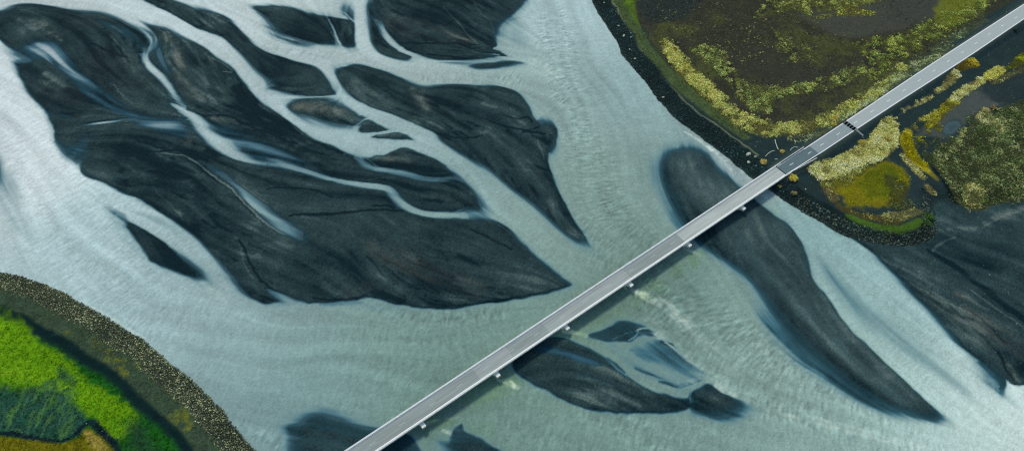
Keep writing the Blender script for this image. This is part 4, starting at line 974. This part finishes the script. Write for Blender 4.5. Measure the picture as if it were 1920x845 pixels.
def stone_field(name, m, dens, base, spread, label, seed, s0=.28, s1=.7):
    x, y = scatter(m, dens, seed); r = np.random.default_rng(seed + 1)
    s = s0 + (s1 - s0) * r.random(len(x)) ** 2.2
    jn = ((y - Y0) / DX).astype(int); in_ = ((x - X0) / DX).astype(int)
    C_ = alb(base)[None] * (1 + .8 * N_mid[jn, in_])[:, None] * np.exp(spread * r.standard_normal((len(x), 1))) * (1 + .12 * (r.random((len(x), 3)) - .5))
    tag(stones(name, np.stack([x, y, hgt(x, y) + s * .25], -1), s, C_, seed + 2), label, None, None, 'stuff')
lm = is_lb * sst(-.8, .8, il) * (1 - sst(9.0, 11.0, il + .8 * N_mid)) * 1.0
stone_field('riprap_stones', lm, 8.0, (98,104,76), .65, 'grey armour stones on the river face of the left embankment', 300, .14, .42)
D_e, _ = sdf([(1500,395),(1560,420),(1620,440),(1700,455),(1760,450),(1765,400),(1700,420),(1600,415)], 1, 2, 10)
south = is_rb & (XF > W(1490, 380)[0]) & (YF < W(1490, 372)[1] + 2)
rm = is_rb * (1 - sst(9.5, 11.5, ins)) * (XF < W(1760, 430)[0]) * (rd > 5.5)
stone_field('riprap_stones', rm * (~south), 3.0, (24,42,42), .75, 'dark armour stones on the river face of the far embankment', 310, .2, .5)
stone_field('riprap_stones', rm * south * (1 - sst(6.5, 8.5, ins)), 2.0, (58,72,62), .6, 'mossy armour stones around the rounded end of the embankment below the bridge', 320)
stone_field('loose_stones', (is_rb * (rd > 5.5) * .02 + heath * .02 + is_flat * .004) * 1.0, 1.0, (120,128,118), .35, 'scattered pale pebbles and debris on the black gravel', 330, .12, .32)
bl = is_lb * np.clip(zline([(-10,812,8),(40,815,10),(90,828,8),(130,824,5),(160,795,8),(195,812,14),(215,835,12)], .8, .7), 0, 1)
stone_field('ditch_stones', bl, .10, (150,160,150), .3, 'pale stones in the dark ditch at the bottom left', 340, .15, .4)
for k, (px, py, s, text) in enumerate([(1133,6,.8,'pale boulder nearest the top edge among the dark armour stones'), (1160,49,.75,'pale boulder among dark armour stones below the topmost one'), (1170,67,1.0,'largest pale slab among the dark armour stones of the far embankment'),
        (1183,72,.6,'small pale stone at the crest beside the largest slab'), (1181,92,.6,'pale stone midway down the dark embankment, upper one of two close together'), (1191,109,.7,'pale stone midway down the dark embankment, lower one of two close together'),
        (1244,180,.8,'pale boulder low on the dark embankment, half way to the bridge'), (1402,291,1.2,'pale boulder near the pale bush above the bridge end'), (1415,297,.9,'grey boulder just left of the pale bush above the bridge end'),
        (1404,304,1.0,'grey boulder lowest of the three above the bridge end'), (1509,357,.6,'white stone on the bare ground right of the golden bush')]):
    x, y, _ = W(px, py, 2.0); z = float(hgt(x, y))
    o = stones('boulder', np.array([[0, 0, s * .35]]), np.array([s]), alb((176,186,166))[None] * (.8 + .3 * random.random()), 400 + k)
    o.location = (x, y, z); tag(o, text, 'boulder', 'pale boulders on the far embankment')

# ------------------------------------------------------------------ simple solids
def plain(name, col, rgh=.7, spec=.3, amp=.1, nscale=.8, metal=0.0, stain=None):
    m = bpy.data.materials.new(name); m.use_nodes = True; nt = m.node_tree; b = nt.nodes['Principled BSDF']
    tc = nt.nodes.new('ShaderNodeTexCoord'); n1 = nt.nodes.new('ShaderNodeTexNoise'); n1.inputs['Scale'].default_value = nscale; n1.inputs['Detail'].default_value = 7; n1.inputs['Roughness'].default_value = .65
    mp = nt.nodes.new('ShaderNodeMapping'); nt.links.new(tc.outputs['Object'], mp.inputs['Vector']); nt.links.new(mp.outputs['Vector'], n1.inputs['Vector'])
    if stain: mp.vector_type = 'TEXTURE'; mp.inputs['Rotation'].default_value = (0, 0, stain); mp.inputs['Scale'].default_value = (14, .6, 1)
    r = nt.nodes.new('ShaderNodeValToRGB'); c = alb(col)
    r.color_ramp.elements[0].position = .3; r.color_ramp.elements[1].position = .7
    r.color_ramp.elements[0].color = (*(c * (1 - amp)), 1); r.color_ramp.elements[1].color = (*np.clip(c * (1 + amp), 0, .85), 1)
    nt.links.new(n1.outputs['Fac'], r.inputs['Fac']); nt.links.new(r.outputs['Color'], b.inputs['Base Color'])
    b.inputs['Roughness'].default_value = rgh; b.inputs['Specular IOR Level'].default_value = spec; b.inputs['Metallic'].default_value = metal
    return m
class MB:
    def __init__(s): s.v, s.f = [], []
    def hexa(s, p):                       # 4 bottom, 4 top corners
        k = len(s.v); s.v += [tuple(q) for q in p]
        s.f += [tuple(k + i for i in q) for q in ((3,2,1,0),(4,5,6,7),(0,1,5,4),(1,2,6,5),(2,3,7,6),(3,0,4,7))]
    def quad(s, p):
        k = len(s.v); s.v += [tuple(q) for q in p]; s.f.append((k, k+1, k+2, k+3))
    def prism(s, a, b):                   # two matching outlines
        k = len(s.v); n = len(a); s.v += [tuple(q) for q in a] + [tuple(q) for q in b]
        s.f.append(tuple(range(k + n - 1, k - 1, -1))); s.f.append(tuple(range(k + n, k + 2 * n)))
        for i in range(n): j = (i + 1) % n; s.f.append((k + i, k + j, k + n + j, k + n + i))
    def build(s, name, mat, parent=None):
        me = bpy.data.meshes.new(name); me.from_pydata(s.v, [], s.f); me.update(); me.materials.append(mat)
        o = bpy.data.objects.new(name, me); COL.objects.link(o)
        if parent: o.parent = parent
        return o
def empty(name, loc):
    o = bpy.data.objects.new(name, None); COL.objects.link(o); o.location = loc; o.empty_display_size = .5; return o

# ------------------------------------------------------------------ the bridge
ZD = 4.9
b0, b1 = np.array(W(710, 845, 4.3)[:2]), np.array(W(1377, 395.2, 4.3)[:2])
AX = (b1 - b0) / np.linalg.norm(b1 - b0); AN = np.array([-AX[1], AX[0]])
BW = float(np.mean([(np.array(W(*p, 5.6)[:2]) - b0) @ AN for p in ((710,801),(916,664.8),(1377,361.7))]))
sJ = float(np.mean([(np.array(W(*p, ZD)[:2]) - b0) @ AX for p in ((1457.3,313.4),(1473.4,328.3))]))
def sa(px, py, z): return float((np.array(W(px, py, z)[:2]) - b0) @ AX)
S0, S1 = -95.0, sJ
BANG = math.atan2(AX[1], AX[0])
br = empty('bridge', (*(b0 + AX * (S1 / 2) + AN * BW / 2), 0.0))
tag(br, 'long narrow two-lane concrete road bridge on wall piers crossing the braided river', 'bridge')
BC = np.array(br.location)
def bp(s, t, z): p = b0 + AX * s + AN * t; return (p[0] - BC[0], p[1] - BC[1], z)
def bbox(mb, s0, s1, t0, t1, z0, z1):
    mb.hexa([bp(s0,t0,z0), bp(s1,t0,z0), bp(s1,t1,z0), bp(s0,t1,z0), bp(s0,t0,z1), bp(s1,t0,z1), bp(s1,t1,z1), bp(s0,t1,z1)])
M_CONC = plain('pale_concrete', (228,232,224), .8, .2, .14, .5)
M_CAP = plain('pier_concrete', (222,226,214), .85, .2, .16, .5)
M_RAIL = plain('galvanised_steel', (222,228,224), .5, .4, .08, .6)
M_PAINT = plain('white_road_paint', (236,240,238), .7, .2, .08, .5)
M_WORN = plain('worn_road_paint', (176,184,186), .8, .2, .14, .5)
M_DECKA = plain('bridge_asphalt', (134,145,144), .85, .2, .26, .7, 0, BANG)
M_DECKB = plain('patched_asphalt', (146,156,155), .85, .2, .26, .7, 0, BANG)
M_DECKC = plain('pale_asphalt', (164,173,170), .85, .2, .22, .7, 0, BANG)
M_DARK = plain('dark_joint', (24,34,36), .9, .1, .2)
mb = MB(); bbox(mb, S0, S1, .30, BW - .30, ZD - .55, ZD); 
for t in (1.4, BW / 2, BW - 1.4): bbox(mb, S0, S1 - .4, t - .35, t + .35, ZD - 1.35, ZD - .552)
mb.build('deck', M_CONC, br)
for t0, t1 in ((-.12, .55), (BW - .55, BW)):
    mb = MB(); z1 = ZD + .10
    s = S0
    while s < S1:                                        # cast in lengths with open joints
        e = min(s + 9.98, S1); bbox(mb, s, e, t0, t1, ZD - .98, z1); s += 10
    mb.build('edge_beam', M_CONC, br)
cuts = [S0, sa(700, 815, ZD), sa(893, 699, ZD), sa(951, 655, ZD), sa(1020, 610, ZD), sa(1175, 512, ZD), sa(1270, 440, ZD), S1]
mats = [M_DECKA, M_DECKA, M_DECKB, M_DECKA, M_DECKB, M_DECKA, M_DECKC]
for a, b, m in zip(cuts[:-1], cuts[1:], mats):
    mb = MB(); bbox(mb, a, b - .03, .56, BW - .56, ZD + .004, ZD + .03)
    mb.build('asphalt', m, br)
for t in (.74, BW - .74):
    mb = MB(); mb.quad([bp(S0, t - .15, ZD + .036), bp(S1, t - .15, ZD + .036), bp(S1, t + .15, ZD + .036), bp(S0, t + .15, ZD + .036)])
    mb.build('edge_line', M_PAINT, br)
dash = [sa(1098,564.7,ZD), sa(1053,594.7,ZD), sa(1006.8,626.2,ZD), sa(959.5,657.7,ZD), sa(911,688,ZD), sa(861,722.5,ZD), sa(810,756.5,ZD), sa(754,794,ZD), sa(698,830.5,ZD), sa(1142,536.5,ZD), sa(1184,507.4,ZD), sa(1225.6,480.7,ZD), sa(1260.8,455.2,ZD), sa(1300,430,ZD), sa(1340,403,ZD), sa(1380,376,ZD), sa(1420,350,ZD)]
for s in dash:
    mb = MB(); mb.quad([bp(s - 1.5, BW/2 - .1, ZD + .035), bp(s + 1.5, BW/2 - .1, ZD + .035), bp(s + 1.5, BW/2 + .1, ZD + .035), bp(s - 1.5, BW/2 + .1, ZD + .035)])
    mb.build('lane_dash', M_WORN, br)
for t, inn in ((.16, 1), (BW - .16, -1)):
    mb = MB(); bbox(mb, S0, S1, t - .07, t + .07, ZD + .48, ZD + .84); bbox(mb, S0, S1, t - .11, t + .11, ZD + .841, ZD + .93)
    rl = mb.build('guardrail', M_RAIL, br)
    s = S1 - 1.5; n = 0
    while s > S0 and n < 95:
        mb = MB(); bbox(mb, s - .05, s + .05, t + inn * .075, t + inn * .15, ZD + .102, ZD + .8); mb.build('post', M_RAIL, rl); s -= 4.0; n += 1
# expansion joint, drains
mb = MB(); bbox(mb, S1 - .16, S1 + .1, .56, BW - .56, ZD + .032, ZD + .045); mb.build('expansion_joint', M_DARK, br)
# piers: a wall that widens into a cap just beyond the deck
pier_px = [(792,795),(932,701),(1061,612),(1181,532),(1292,459),(1394,391)]
sp_ = [sa(px, py, 3.4) for px, py in pier_px]
step_ = (sp_[-1] - sp_[0]) / 5
sp_ = [sp_[0] - 2 * step_, sp_[0] - step_] + sp_
def pier(s):
    mb = MB(); th = .95
    prof = [(1.0, -1.5), (.6, 1.4), (-2.3, 2.7), (-2.3, 3.95), (BW + .1, 4.0), (BW + .1, 3.7), (BW - 1.3, 2.0), (BW - 1.5, -1.5)]
    mb.prism([bp(s - th, t, z) for t, z in prof], [bp(s + th, t, z) for t, z in prof])
    o = mb.build('pier', M_CAP, br)
    mb = MB()                                             # rounded footing that parts the water
    out = []
    for k in range(16):
        a = 2 * math.pi * k / 16; out.append((1.15 * math.cos(a), (BW / 2 - .6) * math.sin(a)))
    mb.prism([bp(s + x, BW / 2 + y, -1.5) for x, y in out], [bp(s + x * .92, BW / 2 + y * .97, .45) for x, y in out])
    mb.build('footing', M_CAP, o)
for s in sp_: pier(s)
mb = MB(); bbox(mb, S1 - .6, S1 + .5, .2, BW - .2, 0.5, ZD - .56); 
bbox(mb, S1 - .2, S1 + 4, -.25, .28, 1.5, ZD - .02); bbox(mb, S1 - .2, S1 + 4, BW - .28, BW + .25, 1.5, ZD - .02)
mb.build('abutment', M_CAP, br)

# ------------------------------------------------------------------ the road on land
M_ROAD = plain('road_asphalt', (158,168,168), .9, .2, .10, 1.5)
M_ROADD = plain('fresh_asphalt', (88,108,112), .9, .2, .14, 1.0)
M_ROADM = plain('mid_asphalt', (132,146,148), .9, .2, .14, 1.0)
eL = spline([W(*p, RZ) for p in RNW[1:]], False, 8); eR = spline([W(*p, RZ) for p in RSE[1:]], False, 8)
def resample(P, n):
    d = np.concatenate([[0], np.cumsum(np.linalg.norm(np.diff(P[:, :2], axis=0), axis=1))])
    t = np.linspace(0, 1, n) * d[-1]
    return np.stack([np.interp(t, d, P[:, k]) for k in range(2)], -1)
NS = 120
# match both edges square to the middle line
mid = resample(np.column_stack([RM, np.zeros(len(RM))]), NS)
tg = np.gradient(mid, axis=0); tg /= np.linalg.norm(tg, axis=1, keepdims=True); nm = np.stack([-tg[:, 1], tg[:, 0]], -1)
def off(P, i):
    r = (P[:, :2] - mid[i]); al = r @ tg[i]; o = np.argsort(al); return float(np.interp(0, al[o], (r @ nm[i])[o]))
oL = np.array([off(eL, i) for i in range(NS)]); oR = np.array([off(eR, i) for i in range(NS)])
kk = np.ones(9) / 9
oL = np.convolve(np.pad(oL, 4, 'edge'), kk, 'valid'); oR = np.convolve(np.pad(oR, 4, 'edge'), kk, 'valid')
arc = np.concatenate([[0], np.cumsum(np.linalg.norm(np.diff(mid, axis=0), axis=1))])
def rz(i): return ZD + .03 + (RZ - ZD - .03) * min(1, arc[i] / 30)
def rzs(s): return float(np.interp(s, arc, [rz(i) for i in range(NS)]))
def rp(s, t, dz=0.0):
    """s metres along the road, t metres to the left of its middle"""
    m = np.array([np.interp(s, arc, mid[:, k]) for k in range(2)]); n = np.array([np.interp(s, arc, nm[:, k]) for k in range(2)])
    p = m + n * t; return (p[0], p[1], rzs(s) + dz)
def eLs(s): return float(np.interp(s, arc, oL))
def eRs(s): return float(np.interp(s, arc, oR))
def strip_mesh(name, s0, s1, tl, tr, dz, mat, parent=None, skirt=0.0, step=4.0):
    mb = MB(); n = max(1, int((s1 - s0) / step)); ss = np.linspace(s0, s1, n + 1)
    for a, b in zip(ss[:-1], ss[1:]):
        mb.quad([rp(a, tr(a), dz), rp(b, tr(b), dz), rp(b, tl(b), dz), rp(a, tl(a), dz)])
        if skirt:
            for t in (tl, tr): mb.quad([rp(a, t(a), dz), rp(b, t(b), dz), rp(b, t(b), dz - skirt), rp(a, t(a), dz - skirt)])
    return mb.build(name, mat, parent)
ms = lambda px, py: float(arc[np.argmin(np.linalg.norm(mid - np.array(W(px, py, RZ)[:2]), axis=1))])
sA, sG = 0.0, ms(1595, 235)
rd_o = strip_mesh('road', sG + 1.6, arc[-1], lambda s: eLs(s) + .45, lambda s: eRs(s) - .45, 0, M_ROAD, None, .5)
tag(rd_o, 'grey two-lane asphalt road leading off the bridge to the top right', kind='structure')
s_m = ms(1530, 279)
strip_mesh('fresh_surface', -1.0, s_m, lambda s: eLs(s) + .3, lambda s: eRs(s) - .3, -.004, M_ROADD, rd_o, .5)
strip_mesh('worn_surface', s_m + .01, sG - 1.6, lambda s: eLs(s) + .4, lambda s: eRs(s) - .4, -.002, M_ROADM, rd_o, .5)
for a, b in ((-1, sG - 1.7), (sG + 1.7, arc[-1])):
    strip_mesh('edge_line', a, b, lambda s: eLs(s) + .2, lambda s: eLs(s) - .2, .006, M_PAINT, rd_o)
strip_mesh('edge_line', -1, sG - 1.4, lambda s: eRs(s) + .2, lambda s: eRs(s) - .2, .006, M_PAINT, rd_o)
strip_mesh('edge_line', sG + 1.4, arc[-1], lambda s: eRs(s) + .2, lambda s: eRs(s) - .2, .006, M_PAINT, rd_o)
for px, py in [(1483.8,308.6),(1517.8,286.8),(1540.8,271),(1571.6,250.9),(1604.4,229),(1635.5,208.4),(1665.8,188.5),(1695.3,169.2),(1723.7,150.5),(1751.1,132.8),(1778.3,114.6),(1804.3,98.3),(1829.8,81.3),(1854.8,64.3),(1879.5,48.5),(1905,33.3),(1931,16),(1958,-2)]:
    s = ms(px, py); s = float((np.array(W(px, py, RZ)[:2]) - rp(s, 0)[:2]) @ np.array([np.interp(s, arc, tg[:, k]) for k in range(2)])) + s
    t = float(np.array(W(px, py, RZ)[:2]) @ np.array([np.interp(s, arc, nm[:, k]) for k in range(2)]) - np.array(rp(s, 0)[:2]) @ np.array([np.interp(s, arc, nm[:, k]) for k in range(2)]))
    strip_mesh('lane_dash', s - 1.5, s + 1.5, lambda q: t + .13, lambda q: t - .13, .007, M_PAINT, rd_o)
# cattle grid in the road: dark pit, bars along the road
cg = empty('cattle_grid', rp(sG, 0)); tag(cg, 'dark grid of bars set across the road between two road sections', 'cattle grid')
cgl = np.array(cg.location)
def crp(s, t, dz): return tuple(np.array(rp(s, t, dz)) - cgl)
mb = MB(); tl, tr = eLs(sG) + .35, eRs(sG) - .35
mb.hexa([crp(sG-1.6,tr,-.6), crp(sG+1.6,tr,-.6), crp(sG+1.6,tl,-.6), crp(sG-1.6,tl,-.6), crp(sG-1.6,tr,-.12), crp(sG+1.6,tr,-.12), crp(sG+1.6,tl,-.12), crp(sG-1.6,tl,-.12)])
mb.build('pit', M_DARK, cg)
M_BAR = plain('worn_steel_bar', (112,132,134), .6, .3, .15)
for k in range(9):
    t = tr + (tl - tr) * (k + .5) / 9; w_ = .05 if k % 2 else .17
    mb = MB(); mb.hexa([crp(sG-1.58,t-w_,-.11), crp(sG+1.58,t-w_,-.11), crp(sG+1.58,t+w_,-.11), crp(sG-1.58,t+w_,-.11), crp(sG-1.58,t-w_,-.005), crp(sG+1.58,t-w_,-.005), crp(sG+1.58,t+w_,-.005), crp(sG-1.58,t+w_,-.005)])
    mb.build('bar', M_BAR if not k % 2 else M_DARK, cg)
# short rail fence running down from the grid
fx = empty('rail_fence', W(1604, 245, 3.9)); tag(fx, 'short pale two-rail fence running off the road from the dark grid', 'fence')
fa, fb_ = np.array(W(1603, 244.5, 3.9)), np.array(W(1617, 256, 3.2)); fl = np.array(fx.location)
dv = (fb_ - fa); L_ = np.linalg.norm(dv[:2]); u_ = dv / L_; n_ = np.array([-u_[1], u_[0], 0])
def fbox(name, a, b, w_, h0, h1, mat):
    mb = MB(); p, q = fa + u_ * a - fl, fa + u_ * b - fl; z = np.array([0, 0, 1.0])
    mb.hexa([p - n_ * w_ + z * h0, q - n_ * w_ + z * h0, q + n_ * w_ + z * h0, p + n_ * w_ + z * h0, p - n_ * w_ + z * h1, q - n_ * w_ + z * h1, q + n_ * w_ + z * h1, p + n_ * w_ + z * h1]); mb.build(name, mat, fx)
for h in (.55, 1.05): fbox('rail', 0, L_, .06, h, h + .14, M_RAIL)
for k in range(4): fbox('post', L_ * k / 3 - .09, L_ * k / 3 + .09, .09, -1.2, 1.25, M_PAINT if k == 2 else M_RAIL)
# guardrails that carry on past the bridge end
def approach_rail(label, pa, pb):
    a, b = np.array(pa), np.array(pb); g = empty('guardrail', tuple((a + b) / 2)); tag(g, label, 'guardrail', 'guardrails at the bridge end')
    d = b - a; L = np.linalg.norm(d[:2]); u = d / L; n = np.array([-u[1], u[0], 0]); c = (a + b) / 2; z = np.array([0, 0, 1.])
    def bx(name, s0, s1, w_, z0, z1, parent=g):
        m = MB(); p, q = a + u * s0 - c, a + u * s1 - c
        m.hexa([p-n*w_+z*z0, q-n*w_+z*z0, q+n*w_+z*z0, p+n*w_+z*z0, p-n*w_+z*z1, q-n*w_+z*z1, q+n*w_+z*z1, p+n*w_+z*z1]); m.build(name, M_RAIL, parent)
    bx('rail', 0, L, .12, .45, .85)
    k = 1.0
    while k < L: bx('post', k - .07, k + .07, .10, -2.0, .449); k += 3.2
pj = lambda t: (*(b0 + AX * (S1 + .02) + AN * t), ZD)
approach_rail('pale guardrail past the bridge end on the upper side of the road', pj(BW - .16), W(1506.5, 277, 5.0))
approach_rail('pale guardrail past the bridge end on the lower side of the road', pj(.16), W(1531, 297.5, 4.6))
# dead branches on the bank above the bridge end
M_TWIG = plain('bleached_wood', (190,198,188), .9, .1, .15)
def branch(pts, w_, label):
    P = [np.array(W(px, py, 2.3)) for px, py in pts]; P = [np.array([p[0], p[1], float(hgt(p[0], p[1])) + .18]) for p in P]
    o = P[0].copy(); mb = MB()
    for a, b in zip(P[:-1], P[1:]):
        d = b - a; n = np.array([-d[1], d[0], 0]); n /= np.linalg.norm(n) + 1e-6; z = np.array([0, 0, w_])
        mb.hexa([a-n*w_-o-z, b-n*w_*.8-o-z, b+n*w_*.8-o-z, a+n*w_-o-z, a-n*w_-o+z, b-n*w_*.8-o+z, b+n*w_*.8-o+z, a+n*w_-o+z])
    q = mb.build('branch', M_TWIG, None); q.location = o; tag(q, label, 'branch', 'bleached branches by the bridge end')
branch([(1453,262),(1454,268),(1456,273),(1457,277),(1459,281)], .16, 'bleached crooked branch on the black slope farthest above the guardrail')
branch([(1434,295),(1440,289),(1446,285),(1452,283)], .13, 'bleached branch lying slantwise above the pale yellow bush')
branch([(1481,284),(1484,279),(1490,277),(1495,280)], .12, 'small curved branch beside the flat yellow bush')
branch([(1452,300),(1457,301)], .14, 'short bleached stick beside the bridge rail')

# ------------------------------------------------------------------ light, sky, camera
sc = bpy.context.scene
sc.render.engine = 'CYCLES'
w = bpy.data.worlds.new('World'); sc.world = w; w.use_nodes = True
nt = w.node_tree; bg = nt.nodes['Background']; sk = nt.nodes.new('ShaderNodeTexSky'); sk.sky_type = 'NISHITA'; sk.sun_disc = False
SUN_EL, SUN_AZ = math.radians(52), math.radians(-22)
sk.sun_elevation = SUN_EL; sk.sun_rotation = SUN_AZ
nt.links.new(sk.outputs['Color'], bg.inputs['Color']); bg.inputs['Strength'].default_value = .15
sl_ = bpy.data.lights.new('sun', 'SUN'); sl_.energy = 2.4; sl_.angle = math.radians(11); sl_.color = (1.0, .93, .82)
so = bpy.data.objects.new('sun', sl_); COL.objects.link(so)
from mathutils import Vector
dirv = Vector((math.sin(SUN_AZ) * math.cos(SUN_EL), math.cos(SUN_AZ) * math.cos(SUN_EL), math.sin(SUN_EL)))
so.rotation_euler = dirv.to_track_quat('Z', 'Y').to_euler(); so.location = (0, 200, 200)
cam = bpy.data.cameras.new('camera'); co_ = bpy.data.objects.new('camera', cam); COL.objects.link(co_)
co_.location = (0, 0, H); co_.rotation_euler = (TILT, 0, 0)
cam.sensor_fit = 'HORIZONTAL'; cam.sensor_width = 36; cam.lens = F / 1920 * 36; cam.clip_start = 1; cam.clip_end = 20000
sc.camera = co_
sc.cycles.filter_width = 1.25; sc.cycles.use_denoising = False
sc.view_settings.view_transform = 'Standard'; sc.view_settings.look = 'None'; sc.view_settings.exposure = 0; sc.view_settings.gamma = 1
